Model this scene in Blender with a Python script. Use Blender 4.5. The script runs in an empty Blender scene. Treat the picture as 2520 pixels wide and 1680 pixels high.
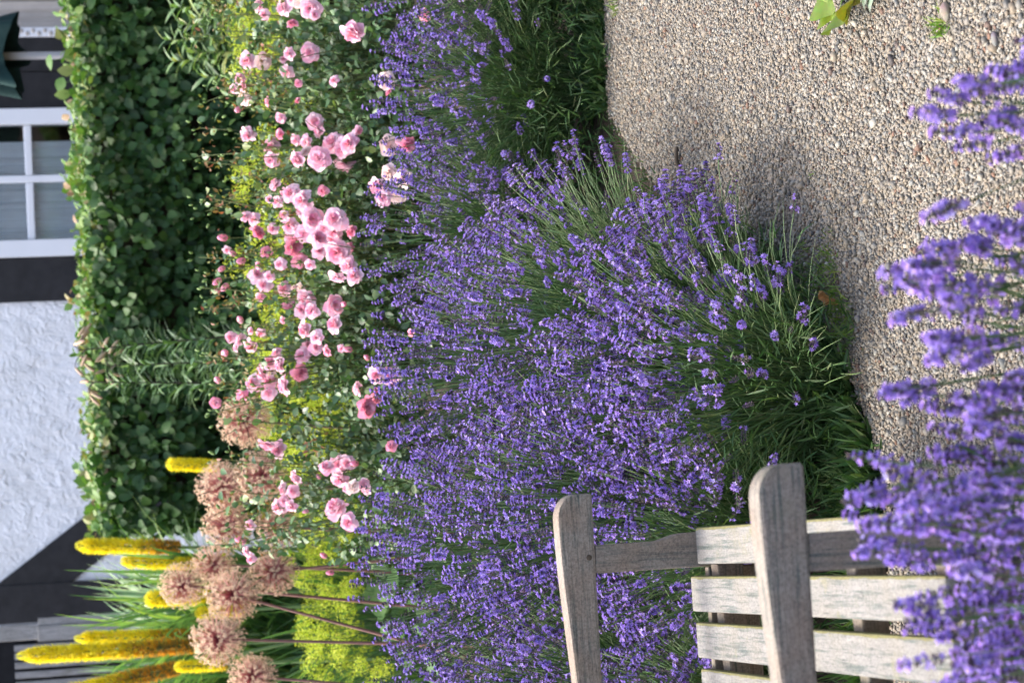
import bpy, math
import numpy as np
from mathutils import Matrix, Vector

rng = np.random.default_rng(11)
scene = bpy.context.scene
col = scene.collection
R = math.radians

# ---------------------------------------------------------------- camera
# portrait photograph stored lying on its side: the camera is rolled a quarter turn
F = 5676.0
TH = math.atan(1260 / F)
RHO = R(2.4)
CAM = np.array([0, 0, 1.67])
fw = np.array([0, math.cos(TH), -math.sin(TH)])
r0 = np.array([1.0, 0, 0])
u0 = np.array([0, math.sin(TH), math.cos(TH)])
up = u0 * math.cos(RHO) + r0 * math.sin(RHO)
rt = r0 * math.cos(RHO) - u0 * math.sin(RHO)

def ray(px, py):
    return fw * F - up * (px - 1260) + rt * (840 - py)
def at(px, py, Y):
    d = ray(px, py); return CAM + d * (Y / d[1])
def gz(px, py, z):
    d = ray(px, py); return CAM + d * ((z - CAM[2]) / d[2])

cd = bpy.data.cameras.new('camera')
cam = bpy.data.objects.new('camera', cd); col.objects.link(cam)
m = Matrix.Identity(4)
for i in range(3):
    m[i][0], m[i][1], m[i][2], m[i][3] = -up[i], rt[i], -fw[i], CAM[i]
cam.matrix_world = m
cd.sensor_fit = 'HORIZONTAL'; cd.sensor_width = 22.2; cd.lens = 22.2 * F / 2520
cd.clip_start = 0.05; cd.clip_end = 3000
cd.dof.use_dof = True; cd.dof.focus_distance = 5.0; cd.dof.aperture_fstop = 4.6
scene.camera = cam

# ---------------------------------------------------------------- sky, sun, exposure
SUN_EL = R(63)
sun_h = np.array([-0.85, 0.40]); sun_h /= np.linalg.norm(sun_h)
sdir = np.array([sun_h[0] * math.cos(SUN_EL), sun_h[1] * math.cos(SUN_EL), math.sin(SUN_EL)])
w = bpy.data.worlds.new('World'); scene.world = w; w.use_nodes = True
nt = w.node_tree; nt.nodes.clear()
sky = nt.nodes.new('ShaderNodeTexSky'); sky.sky_type = 'NISHITA'; sky.sun_disc = False
sky.sun_elevation = SUN_EL; sky.sun_rotation = math.atan2(sun_h[0], sun_h[1])
sky.air_density = 0.75; sky.dust_density = 6.0; sky.ozone_density = 0.4
bg = nt.nodes.new('ShaderNodeBackground'); bg.inputs[1].default_value = 0.15
wo = nt.nodes.new('ShaderNodeOutputWorld')
nt.links.new(sky.outputs[0], bg.inputs[0]); nt.links.new(bg.outputs[0], wo.inputs[0])
sl = bpy.data.lights.new('sun', 'SUN'); sl.energy = 0.85; sl.angle = R(15); sl.color = (1, 0.97, 0.93)
so = bpy.data.objects.new('sun', sl); col.objects.link(so)
so.rotation_euler = Vector(sdir).to_track_quat('Z', 'Y').to_euler()
vs = scene.view_settings
vs.view_transform = 'Standard'; vs.look = 'None'; vs.gamma = 1; vs.use_curve_mapping = False
vs.exposure = 2.2

# ---------------------------------------------------------------- mesh helpers
def nrm(a):
    return a / np.maximum(np.linalg.norm(a, axis=-1, keepdims=True), 1e-9)

def mesh(name, V, F_, mats, smooth=False, rnd=None, tint=None, mi=None):
    V = np.asarray(V, dtype=np.float32).reshape(-1, 3)
    if isinstance(F_, np.ndarray): F_ = [F_]
    F_ = [np.asarray(f, dtype=np.int32) for f in F_ if len(f)]
    loops = np.concatenate([f.ravel() for f in F_])
    sizes = np.concatenate([np.full(len(f), f.shape[1], dtype=np.int32) for f in F_])
    starts = np.concatenate([[0], np.cumsum(sizes)[:-1]]).astype(np.int32)
    me = bpy.data.meshes.new(name)
    me.vertices.add(len(V)); me.vertices.foreach_set('co', V.ravel())
    me.loops.add(len(loops)); me.loops.foreach_set('vertex_index', loops)
    me.polygons.add(len(sizes)); me.polygons.foreach_set('loop_start', starts)
    if mi is not None: me.polygons.foreach_set('material_index', np.asarray(mi, dtype=np.int32))
    me.polygons.foreach_set('use_smooth', np.full(len(sizes), smooth))
    if rnd is not None:
        a = me.attributes.new('rnd', 'FLOAT', 'POINT'); a.data.foreach_set('value', np.asarray(rnd, dtype=np.float32))
    if tint is not None:
        t = np.ones((len(V), 4), dtype=np.float32); t[:, :3] = tint
        a = me.attributes.new('tint', 'FLOAT_COLOR', 'POINT'); a.data.foreach_set('color', t.ravel())
    for mt in (mats if isinstance(mats, (list, tuple)) else [mats]): me.materials.append(mt)
    me.update(calc_edges=True)
    return me

class MB:
    """collects numpy pieces of one part"""
    def __init__(s): s.V = []; s.F = {}; s.n = 0; s.r = []; s.t = []; s.M = {}
    def add(s, V, Fs, rnd=0.0, tint=None, mi=0):
        V = np.asarray(V, float).reshape(-1, 3)
        if isinstance(Fs, np.ndarray): Fs = [Fs]
        for f in Fs:
            f = np.asarray(f)
            if not len(f): continue
            s.F.setdefault(f.shape[1], []).append(f + s.n)
            s.M.setdefault(f.shape[1], []).append(np.full(len(f), mi) if np.isscalar(mi) else np.asarray(mi))
        s.V.append(V); s.n += len(V)
        s.r.append(np.full(len(V), rnd) if np.isscalar(rnd) else np.asarray(rnd))
        s.t.append(np.ones((len(V), 3)) if tint is None else np.broadcast_to(np.asarray(tint, float), (len(V), 3)))
    def mesh(s, name, mats, smooth=False):
        ks = sorted(s.F)
        return mesh(name, np.concatenate(s.V), [np.concatenate(s.F[k]) for k in ks], mats, smooth,
                    np.concatenate(s.r), np.concatenate(s.t), np.concatenate([np.concatenate(s.M[k]) for k in ks]))

def scatter(TV, TF, Rm, S, T):
    """copies of a template: Rm (n,3,3), S (n,) or (n,3) local scale, T (n,3)"""
    n, k = len(T), len(TV)
    S = np.asarray(S, float)
    S = np.repeat(S[:, None], 3, 1) if S.ndim == 1 else S
    V = np.einsum('nij,nkj->nki', Rm, TV[None] * S[:, None, :]) + T[:, None, :]
    Fo = (TF[None] + (np.arange(n) * k)[:, None, None]).reshape(-1, TF.shape[1])
    return V.reshape(-1, 3), Fo

def frames(d, nh):
    """columns x,y,z with y = d and z near nh"""
    d = nrm(d); x = nrm(np.cross(d, nh)); z = np.cross(x, d)
    return np.stack([x, d, z], axis=-1)
def zframes(d, spin):
    """columns with z = d, spun about it"""
    d = nrm(d); h = np.where(np.abs(d[:, 2:3]) > 0.9, np.array([[1.0, 0, 0]]), np.array([[0, 0, 1.0]]))
    x = nrm(np.cross(h, d)); y = np.cross(d, x)
    c, s = np.cos(spin)[:, None], np.sin(spin)[:, None]
    return np.stack([x * c + y * s, y * c - x * s, d], axis=-1)
def rdir(n):
    return nrm(rng.normal(size=(n, 3)))

def tubes(P, rad, sides=3):
    """P (n,m,3) polylines, rad (n,) or (m,) or (n,m)"""
    n, mm = P.shape[:2]
    rad = np.asarray(rad, float)
    if rad.ndim == 1: rad = np.broadcast_to(rad[None, :] if len(rad) == mm and len(rad) != n else rad[:, None], (n, mm))
    T = np.gradient(P, axis=1); T = nrm(T)
    h = np.where(np.abs(T[..., 2:3]) > 0.95, np.array([1.0, 0, 0]), np.array([0, 0, 1.0]))
    a = nrm(np.cross(T, h)); b = np.cross(T, a)
    an = np.arange(sides) * 2 * math.pi / sides
    V = P[:, :, None, :] + rad[:, :, None, None] * (a[:, :, None, :] * np.cos(an)[:, None] + b[:, :, None, :] * np.sin(an)[:, None])
    idx = np.arange(n * mm * sides).reshape(n, mm, sides)
    nx = np.roll(idx, -1, axis=2)
    Fq = np.stack([idx[:, :-1], nx[:, :-1], nx[:, 1:], idx[:, 1:]], axis=-1).reshape(-1, 4)
    return V.reshape(-1, 3), Fq

def bez(a, b, c, m_):
    t = np.linspace(0, 1, m_)[None, :, None]
    return a[:, None] * (1 - t) ** 2 + 2 * b[:, None] * t * (1 - t) + c[:, None] * t ** 2

def leaf(L=1.0, W=0.5, prof=((.0, .0), (.2, .75), (.45, 1), (.75, .7), (1, 0)), fold=.12, droop=.12):
    """leaf along +y, face +z; midrib lowered"""
    V = []; Fq = []
    n = len(prof)
    for t, wv in prof:
        z = -droop * t * t * L
        V += [(-W / 2 * wv, t * L, z + fold * W * wv), (0, t * L, z), (W / 2 * wv, t * L, z + fold * W * wv)]
    for i in range(n - 1):
        a, b = 3 * i, 3 * i + 3
        Fq += [(a, a + 1, b + 1, b), (a + 1, a + 2, b + 2, b + 1)]
    V = np.array(V, float)
    T = []
    for q in Fq:
        for t in ((q[0], q[1], q[2]), (q[0], q[2], q[3])):
            p = V[list(t)]
            if np.linalg.norm(np.cross(p[1] - p[0], p[2] - p[0])) > 1e-9: T.append(t)
    return V, np.array(T)

CUBE_V = np.array([(-1, -1, -1), (1, -1, -1), (1, 1, -1), (-1, 1, -1), (-1, -1, 1), (1, -1, 1), (1, 1, 1), (-1, 1, 1)], float)
CUBE_F = np.array([(0, 3, 2, 1), (4, 5, 6, 7), (0, 1, 5, 4), (1, 2, 6, 5), (2, 3, 7, 6), (3, 0, 4, 7)])
OCT_V = np.array([(1, 0, 0), (0, 1, 0), (-1, 0, 0), (0, -1, 0), (0, 0, 1), (0, 0, -1)], float)
OCT_F = np.array([(0, 1, 4), (1, 2, 4), (2, 3, 4), (3, 0, 4), (1, 0, 5), (2, 1, 5), (3, 2, 5), (0, 3, 5)])

def box(x0, x1, y0, y1, z0, z1):
    V = CUBE_V.copy()
    lo = np.array([x0, y0, z0]); hi = np.array([x1, y1, z1])
    return lo + (V + 1) / 2 * (hi - lo), CUBE_F

def bevel_mesh(me, wd=0.004, seg=2):
    import bmesh
    bm = bmesh.new(); bm.from_mesh(me)
    bmesh.ops.remove_doubles(bm, verts=bm.verts, dist=1e-6)
    bmesh.ops.bevel(bm, geom=bm.edges[:], offset=wd, segments=seg, affect='EDGES', profile=0.6)
    bm.to_mesh(me); bm.free()
    return me

def sphere(nu=12, nv=8):
    V = [(0, 0, 1)]
    for j in range(1, nv):
        for i in range(nu):
            a, b = 2 * math.pi * i / nu, math.pi * j / nv
            V.append((math.cos(a) * math.sin(b), math.sin(a) * math.sin(b), math.cos(b)))
    V.append((0, 0, -1)); Q = []; T = []
    for i in range(nu):
        T.append((0, 1 + i, 1 + (i + 1) % nu))
        for j in range(nv - 2):
            a = 1 + j * nu; Q.append((a + i, a + nu + i, a + nu + (i + 1) % nu, a + (i + 1) % nu))
        a = 1 + (nv - 2) * nu; T.append((a + i, len(V) - 1, a + (i + 1) % nu))
    return np.array(V, float), [np.array(Q), np.array(T)]

# ---------------------------------------------------------------- object helpers
def tag(o, label=None, cat=None, group=None, kind=None):
    if label: o['label'] = label
    if cat: o['category'] = cat
    if group: o['group'] = group
    if kind: o['kind'] = kind
    return o
def thing(name, label, cat, loc=(0, 0, 0), rz=0.0, group=None):
    o = bpy.data.objects.new(name, None); o.empty_display_size = 0.05
    col.objects.link(o); o.location = loc; o.rotation_euler = (0, 0, rz)
    return tag(o, label, cat, group)
def ob(name, me, parent=None, M=None, loc=None, kind=None):
    o = bpy.data.objects.new(name, me); col.objects.link(o)
    if parent is not None: o.parent = parent
    if M is not None: o.matrix_basis = M
    if loc is not None: o.location = loc
    if kind: o['kind'] = kind
    return o
def mat4(Rm, S, T):
    S = np.broadcast_to(np.asarray(S, float), (3,))
    A = np.asarray(Rm) * S[None, :]
    return Matrix(((A[0, 0], A[0, 1], A[0, 2], T[0]), (A[1, 0], A[1, 1], A[1, 2], T[1]), (A[2, 0], A[2, 1], A[2, 2], T[2]), (0, 0, 0, 1)))

# ---------------------------------------------------------------- materials
def lin(r, g, b):
    return tuple(((c / 255 + .055) / 1.055) ** 2.4 if c > 10 else c / 255 / 12.92 for c in (r, g, b))
def newmat(name):
    mt = bpy.data.materials.new(name); mt.use_nodes = True
    t = mt.node_tree; t.nodes.clear()
    o = t.nodes.new('ShaderNodeOutputMaterial'); p = t.nodes.new('ShaderNodeBsdfPrincipled')
    t.links.new(p.outputs[0], o.inputs[0])
    return mt, t, p, o
def rnd_ramp(t, stops, interp='LINEAR'):
    a = t.nodes.new('ShaderNodeAttribute'); a.attribute_name = 'rnd'
    oi = t.nodes.new('ShaderNodeObjectInfo')
    ad = t.nodes.new('ShaderNodeMath'); ad.operation = 'ADD'
    fr = t.nodes.new('ShaderNodeMath'); fr.operation = 'FRACT'
    t.links.new(a.outputs['Fac'], ad.inputs[0]); t.links.new(oi.outputs['Random'], ad.inputs[1]); t.links.new(ad.outputs[0], fr.inputs[0])
    rp = ramp(t, stops, interp); t.links.new(fr.outputs[0], rp.inputs[0])
    return rp
def ramp(t, stops, interp='LINEAR'):
    rp = t.nodes.new('ShaderNodeValToRGB'); rp.color_ramp.interpolation = interp
    el = rp.color_ramp.elements
    while len(el) < len(stops): el.new(0.5)
    for e, (ps, c) in zip(el, stops): e.position = ps; e.color = (*c, 1)
    return rp
def noise(t, scale, detail=3, rough=.55, vec=None, dims='3D'):
    n = t.nodes.new('ShaderNodeTexNoise'); n.inputs['Scale'].default_value = scale
    n.inputs['Detail'].default_value = detail; n.inputs['Roughness'].default_value = rough
    if vec is not None: t.links.new(vec, n.inputs['Vector'])
    return n
def mixc(t, fac, a, b, mode='MIX'):
    mx = t.nodes.new('ShaderNodeMix'); mx.data_type = 'RGBA'; mx.blend_type = mode
    for s, v in ((0, fac), (6, a), (7, b)):
        if hasattr(v, 'is_linked') or hasattr(v, 'links'): t.links.new(v, mx.inputs[s])
        else: mx.inputs[s].default_value = v if s == 0 else (*v, 1)
    return mx.outputs[2]
def bump(t, p, h, strength, dist):
    b = t.nodes.new('ShaderNodeBump'); b.inputs['Strength'].default_value = strength; b.inputs['Distance'].default_value = dist
    t.links.new(h, b.inputs['Height']); t.links.new(b.outputs[0], p.inputs['Normal'])
def leafmat(name, stops, rough=.5, trans=.3, spec=.4, tcol=(1.15, 1.25, .6)):
    mt, t, p, o = newmat(name)
    rp = rnd_ramp(t, stops)
    p.inputs['Roughness'].default_value = rough
    p.inputs['Specular IOR Level'].default_value = spec
    n = noise(t, 60, 2)
    tc = t.nodes.new('ShaderNodeTexCoord'); t.links.new(tc.outputs['Object'], n.inputs['Vector'])
    c = mixc(t, .35, rp.outputs[0], mixc(t, 1.0, rp.outputs[0], n.outputs['Color'], 'OVERLAY'))
    t.links.new(c, p.inputs['Base Color'])
    if trans > 0:
        tr = t.nodes.new('ShaderNodeBsdfTranslucent')
        t.links.new(mixc(t, 1.0, c, tcol, 'MULTIPLY'), tr.inputs[0])
        ms = t.nodes.new('ShaderNodeMixShader'); ms.inputs[0].default_value = trans
        t.links.new(p.outputs[0], ms.inputs[1]); t.links.new(tr.outputs[0], ms.inputs[2]); t.links.new(ms.outputs[0], o.inputs[0])
    return mt
def tintmat(name, rough=.6, trans=.2, spec=.3):
    mt, t, p, o = newmat(name)
    a = t.nodes.new('ShaderNodeAttribute'); a.attribute_name = 'tint'
    t.links.new(a.outputs['Color'], p.inputs['Base Color'])
    p.inputs['Roughness'].default_value = rough; p.inputs['Specular IOR Level'].default_value = spec
    if trans > 0:
        tr = t.nodes.new('ShaderNodeBsdfTranslucent'); t.links.new(a.outputs['Color'], tr.inputs[0])
        ms = t.nodes.new('ShaderNodeMixShader'); ms.inputs[0].default_value = trans
        t.links.new(p.outputs[0], ms.inputs[1]); t.links.new(tr.outputs[0], ms.inputs[2]); t.links.new(ms.outputs[0], o.inputs[0])
    return mt
def plain(name, c, rough=.6, spec=.3, var=.25, scale=20, bstr=0, bdist=.002):
    mt, t, p, o = newmat(name)
    tc = t.nodes.new('ShaderNodeTexCoord')
    n = noise(t, scale, 5, .6, tc.outputs['Object'])
    d = tuple(x * (1 - var) for x in c); l = tuple(min(1, x * (1 + var)) for x in c)
    rp = ramp(t, [(.3, d), (.7, l)]); t.links.new(n.outputs[0], rp.inputs[0])
    t.links.new(rp.outputs[0], p.inputs['Base Color'])
    p.inputs['Roughness'].default_value = rough; p.inputs['Specular IOR Level'].default_value = spec
    if bstr: bump(t, p, n.outputs[0], bstr, bdist)
    return mt

M = {}
M['hedge_leaf'] = leafmat('hedge_leaf', [(0, (.018, .050, .014)), (.4, (.029, .078, .020)), (.75, (.044, .105, .026)), (1, (.072, .138, .032))], .5, .25, .3)
M['hedge_young'] = leafmat('hedge_young', [(0, (.06, .14, .03)), (.5, (.10, .19, .04)), (.8, (.15, .22, .055)), (.93, (.22, .20, .09)), (1, (.24, .14, .08))], .5, .25, .3)
M['rose_leaf'] = leafmat('rose_leaf', [(0, (.040, .088, .034)), (.4, (.065, .135, .055)), (.7, (.095, .175, .070)), (.9, (.14, .21, .085)), (1, (.16, .21, .06))], .42, .25, .5)
M['rose_shoot'] = leafmat('rose_shoot', [(0, (.20, .10, .045)), (.5, (.16, .17, .045)), (1, (.24, .08, .05))], .45, .3, .4)
M['cane'] = plain('cane', (.10, .13, .04), .5, .4, .4, 25)
M['petal'] = leafmat('petal', [(0, (.88, .50, .60)), (.3, (.92, .62, .70)), (.6, (.93, .70, .77)), (.85, (.93, .78, .82)), (1, (.90, .55, .65))], .55, .35, .2, (1.05, .9, .95))
M['petal_deep'] = leafmat('petal_deep', [(0, (.84, .34, .46)), (1, (.88, .48, .58))], .55, .3, .2, (1.05, .85, .9))
M['petal_pale'] = leafmat('petal_pale', [(0, (.86, .67, .64)), (.6, (.90, .76, .71)), (1, (.82, .58, .54))], .6, .3, .2, (1.0, .95, .9))
M['sepal'] = plain('sepal', (.12, .20, .05), .5, .3, .3, 40)
M['lav_leaf'] = leafmat('lav_leaf', [(0, (.028, .068, .021)), (.5, (.050, .108, .033)), (.85, (.078, .14, .046)), (1, (.12, .155, .065))], .55, .22, .3)
M['lav_stem'] = leafmat('lav_stem', [(0, (.060, .115, .040)), (.6, (.100, .172, .062)), (1, (.16, .21, .09))], .55, .15, .3)
M['lav_calyx'] = leafmat('lav_calyx', [(0, (.030, .021, .046)), (.45, (.052, .035, .080)), (.75, (.075, .048, .066)), (1, (.13, .11, .09))], .6, .1, .25, (1, .9, 1.1))
M['lav_flower'] = leafmat('lav_flower', [(0, (.21, .14, .44)), (.5, (.30, .205, .57)), (.85, (.40, .29, .66)), (1, (.56, .45, .78))], .5, .35, .25, (1, .9, 1.1))
M['mantle'] = leafmat('mantle', [(0, (.30, .38, .035)), (.5, (.42, .50, .05)), (1, (.55, .58, .09))], .6, .35, .2)
M['mantle_leaf'] = leafmat('mantle_leaf', [(0, (.05, .12, .04)), (1, (.10, .19, .06))], .55, .25, .3)
M['strap'] = leafmat('strap', [(0, (.055, .13, .045)), (.5, (.11, .21, .085)), (.85, (.17, .28, .09)), (1, (.25, .35, .08))], .42, .3, .45)
M['lily_leaf'] = leafmat('lily_leaf', [(0, (.06, .14, .045)), (.6, (.10, .20, .07)), (1, (.17, .27, .10))], .35, .25, .5)
M['lily_stem'] = plain('lily_stem', (.035, .03, .02), .5, .3)
M['lily_bud'] = leafmat('lily_bud', [(0, (.34, .24, .15)), (1, (.44, .30, .22))], .5, .15, .3, (1, .9, .8))
M['spurge'] = leafmat('spurge', [(0, (.07, .14, .05)), (.7, (.13, .23, .07)), (1, (.24, .26, .08))], .4, .25, .45)
M['tint'] = tintmat('tint', .6, .4)
M['allium_stem'] = plain('allium_stem', (.20, .105, .085), .5, .35, .3, 8)
M['ere_stem'] = plain('ere_stem', (.12, .19, .07), .5, .35, .3, 8)
M['canopy'] = plain('canopy', (.009, .030, .028), .75, .2, .3, 6, .3, .003)
M['black_timber'] = plain('black_timber', (.018, .017, .018), .55, .35, .4, 14, .5, .004)
M['white_frame'] = plain('white_frame', (.80, .81, .82), .35, .45, .03, 5)
M['curtain'] = plain('curtain', (.78, .82, .84), .85, .1, .06, 9)
M['beige_curtain'] = plain('beige_curtain', (.50, .46, .41), .85, .1, .08, 9)
M['dark'] = plain('dark', (.012, .012, .013), .8, .2, .3, 10)  # near-black that paints the unlit depth of porch and room
M['roof'] = plain('roof', (.14, .06, .045), .8, .2, .4, 4, .6, .02)
M['twig'] = plain('twig', (.035, .026, .017), .85, .1, .4, 30)  # dark twig brown for the hedge core, inner shade included in the colour
M['dry_leaf'] = plain('dry_leaf', (.30, .16, .06), .7, .2, .4, 60)
M['stick'] = plain('stick', (.07, .055, .04), .8, .2, .5, 50)
M['umbrella_pole'] = plain('umbrella_pole', (.46, .44, .43), .4, .4, .1, 5)

# glass with a soft reflection of the garden
mt, t, p, o = newmat('glass'); t.nodes.remove(p)
gl = t.nodes.new('ShaderNodeBsdfGlossy'); gl.inputs['Roughness'].default_value = .02
tp = t.nodes.new('ShaderNodeBsdfTransparent'); tp.inputs[0].default_value = (.96, .97, .97, 1)
fz = t.nodes.new('ShaderNodeFresnel'); fz.inputs[0].default_value = 1.5
ms = t.nodes.new('ShaderNodeMixShader')
t.links.new(fz.outputs[0], ms.inputs[0]); t.links.new(tp.outputs[0], ms.inputs[1]); t.links.new(gl.outputs[0], ms.inputs[2]); t.links.new(ms.outputs[0], o.inputs[0])
M['glass'] = mt

# white roughcast render
mt, t, p, o = newmat('roughcast')
tc = t.nodes.new('ShaderNodeTexCoord')
n1 = noise(t, 16, 4, .55, tc.outputs['Object']); n2 = noise(t, 60, 3, .6, tc.outputs['Object'])
rp = ramp(t, [(.25, (.82, .82, .815)), (.7, (.90, .90, .895))]); t.links.new(n1.outputs[0], rp.inputs[0])
n4 = noise(t, 2.3, 5, .7, tc.outputs['Object']); r4 = ramp(t, [(.45, (1, 1, 1)), (.75, (.80, .79, .76))]); t.links.new(n4.outputs[0], r4.inputs[0])
t.links.new(mixc(t, 1.0, rp.outputs[0], r4.outputs[0], 'MULTIPLY'), p.inputs['Base Color']); p.inputs['Roughness'].default_value = .85
wv = t.nodes.new('ShaderNodeVectorMath'); wv.operation = 'MULTIPLY_ADD'; wv.inputs[1].default_value = (.09, .09, .09)
t.links.new(n1.outputs['Color'], wv.inputs[0]); t.links.new(tc.outputs['Object'], wv.inputs[2])
n3 = noise(t, 26, 3, .5, wv.outputs[0]); n3.noise_type = 'RIDGED_MULTIFRACTAL'
hs = t.nodes.new('ShaderNodeMath'); hs.operation = 'MULTIPLY_ADD'; hs.inputs[1].default_value = .5
t.links.new(n2.outputs[0], hs.inputs[0]); t.links.new(n3.outputs[0], hs.inputs[2])
bump(t, p, hs.outputs[0], .9, .014)
M['roughcast'] = mt

# weathered silver teak, grain along the object's y (g='Y') or x or z
def woodmat(name, g, light, dark_, warm, moss=.0):
    mt, t, p, o = newmat(name)
    tc = t.nodes.new('ShaderNodeTexCoord'); mp = t.nodes.new('ShaderNodeMapping')
    sc = {'X': (1.2, 26, 26), 'Y': (26, 1.2, 26), 'Z': (26, 26, 1.2)}[g]
    mp.inputs['Scale'].default_value = sc
    oi = t.nodes.new('ShaderNodeObjectInfo'); va = t.nodes.new('ShaderNodeVectorMath'); va.operation = 'ADD'
    sc2 = t.nodes.new('ShaderNodeMath'); sc2.operation = 'MULTIPLY'; sc2.inputs[1].default_value = 37
    t.links.new(oi.outputs['Random'], sc2.inputs[0]); t.links.new(tc.outputs['Object'], va.inputs[0]); t.links.new(sc2.outputs[0], va.inputs[1])
    t.links.new(va.outputs[0], mp.inputs[0])
    g1 = noise(t, 6, 6, .65, mp.outputs[0]); g2 = noise(t, 22, 4, .6, mp.outputs[0]); bl = noise(t, 9, 3, .6, va.outputs[0])
    rp = ramp(t, [(.36, dark_), (.50, light), (.7, tuple(min(1, c * 1.12) for c in light))]); t.links.new(g1.outputs[0], rp.inputs[0])
    rb = ramp(t, [(.42, (0, 0, 0)), (.62, (1, 1, 1))]); t.links.new(bl.outputs[0], rb.inputs[0])
    sep = t.nodes.new('ShaderNodeMath'); sep.operation = 'MULTIPLY'; sep.inputs[1].default_value = .55; t.links.new(rb.outputs[0], sep.inputs[0])
    c = mixc(t, sep.outputs[0], rp.outputs[0], warm)
    rc = ramp(t, [(.30, (1, 1, 1)), (.40, (0, 0, 0))]); t.links.new(g2.outputs[0], rc.inputs[0])
    rcm = t.nodes.new('ShaderNodeMath'); rcm.operation = 'MULTIPLY'; rcm.inputs[1].default_value = .7; t.links.new(rc.outputs[0], rcm.inputs[0])
    c = mixc(t, rcm.outputs[0], c, tuple(x * .35 for x in dark_))
    if moss:
        sx = t.nodes.new('ShaderNodeSeparateXYZ'); t.links.new(tc.outputs['Object'], sx.inputs[0])
        nm = noise(t, 14, 4, .6, va.outputs[0])
        a1 = t.nodes.new('ShaderNodeMath'); a1.operation = 'MULTIPLY_ADD'; a1.inputs[1].default_value = .012; a1.inputs[2].default_value = .0225
        t.links.new(nm.outputs[0], a1.inputs[0])
        gt = t.nodes.new('ShaderNodeMath'); gt.operation = 'GREATER_THAN'; t.links.new(sx.outputs[0], gt.inputs[0]); t.links.new(a1.outputs[0], gt.inputs[1])
        mm_ = t.nodes.new('ShaderNodeMath'); mm_.operation = 'MULTIPLY'; mm_.inputs[1].default_value = moss; t.links.new(gt.outputs[0], mm_.inputs[0])
        c = mixc(t, mm_.outputs[0], c, (.15, .14, .035))
        rm = ramp(t, [(.60, (0, 0, 0)), (.72, (.5, .5, .5))]); t.links.new(nm.outputs[0], rm.inputs[0])
        c = mixc(t, rm.outputs[0], c, (.17, .16, .07))
    sp_ = noise(t, 260, 3, .7, va.outputs[0]); rs = ramp(t, [(.35, (.55, .55, .55)), (.6, (1.15, 1.15, 1.13))]); t.links.new(sp_.outputs[0], rs.inputs[0])
    c = mixc(t, .8, c, rs.outputs[0], 'MULTIPLY')
    li = noise(t, 5, 4, .65, va.outputs[0]); rl = ramp(t, [(.58, (0, 0, 0)), (.70, (.45, .45, .45))]); t.links.new(li.outputs[0], rl.inputs[0])
    c = mixc(t, rl.outputs[0], c, (.13, .125, .075))
    t.links.new(c, p.inputs['Base Color']); p.inputs['Roughness'].default_value = .8; p.inputs['Specular IOR Level'].default_value = .25
    hm = t.nodes.new('ShaderNodeMath'); hm.operation = 'ADD'; t.links.new(g1.outputs[0], hm.inputs[0]); t.links.new(g2.outputs[0], hm.inputs[1])
    bump(t, p, hm.outputs[0], .5, .003)
    return mt
SIL, SILD, WARM = (.186, .183, .172), (.068, .087, .08), (.20, .145, .105)
M['wood_slat'] = woodmat('wood_slat', 'Y', SIL, SILD, (.18, .168, .14), .8)
M['wood_arm'] = woodmat('wood_arm', 'X', (.21, .187, .158), SILD, WARM)
M['wood_leg'] = woodmat('wood_leg', 'Z', (.195, .172, .145), SILD, WARM)
M['wood_post'] = woodmat('wood_post', 'Z', (.33, .32, .31), (.16, .16, .16), (.27, .26, .24))

# gravel: single stones by their random value; below them the packed bed
def stone_stops():
    return [(0, (.25, .195, .14)), (.16, (.34, .275, .205)), (.30, (.17, .155, .14)), (.44, (.42, .365, .30)), (.56, (.105, .104, .105)),
            (.68, (.33, .27, .20)), (.78, (.235, .235, .225)), (.87, (.46, .42, .36)), (.94, (.06, .06, .065)), (1, (.25, .13, .08))]
mt, t, p, o = newmat('gravel_stone')
a = t.nodes.new('ShaderNodeAttribute'); a.attribute_name = 'rnd'
rp = ramp(t, [(q_, tuple(k_ * (.92 * v_ + .08 * .24) for v_, k_ in zip(c_, (.64, .665, .645)))) for q_, c_ in stone_stops()]); t.links.new(a.outputs['Fac'], rp.inputs[0])
t.links.new(rp.outputs[0], p.inputs['Base Color']); p.inputs['Roughness'].default_value = .7; p.inputs['Specular IOR Level'].default_value = .3
M['gravel_stone'] = mt
mt, t, p, o = newmat('gravel_bed')
tc = t.nodes.new('ShaderNodeTexCoord')
vo = t.nodes.new('ShaderNodeTexVoronoi'); vo.inputs['Scale'].default_value = 110; t.links.new(tc.outputs['Object'], vo.inputs['Vector'])
sp = t.nodes.new('ShaderNodeSeparateColor'); t.links.new(vo.outputs['Color'], sp.inputs[0])
rp = ramp(t, stone_stops()); t.links.new(sp.outputs[0], rp.inputs[0])
c = mixc(t, .7, rp.outputs[0], (.165, .150, .122))
t.links.new(c, p.inputs['Base Color']); p.inputs['Roughness'].default_value = .85
iv = t.nodes.new('ShaderNodeMath'); iv.operation = 'SUBTRACT'; iv.inputs[0].default_value = 1; t.links.new(vo.outputs['Distance'], iv.inputs[1])
bump(t, p, iv.outputs[0], .8, .006)
M['gravel_bed'] = mt
M['pebble'] = leafmat('pebble', [(0, (.20, .17, .13)), (.5, (.13, .13, .13)), (1, (.17, .155, .14))], .65, 0, .3)
# soil
mt, t, p, o = newmat('soil')
tc = t.nodes.new('ShaderNodeTexCoord')
n1 = noise(t, 35, 6, .65, tc.outputs['Object']); rp = ramp(t, [(.3, (.022, .016, .011)), (.7, (.065, .046, .03))])
t.links.new(n1.outputs[0], rp.inputs[0]); t.links.new(rp.outputs[0], p.inputs['Base Color']); p.inputs['Roughness'].default_value = .95
bump(t, p, n1.outputs[0], 1, .03)
M['soil'] = mt

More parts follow.
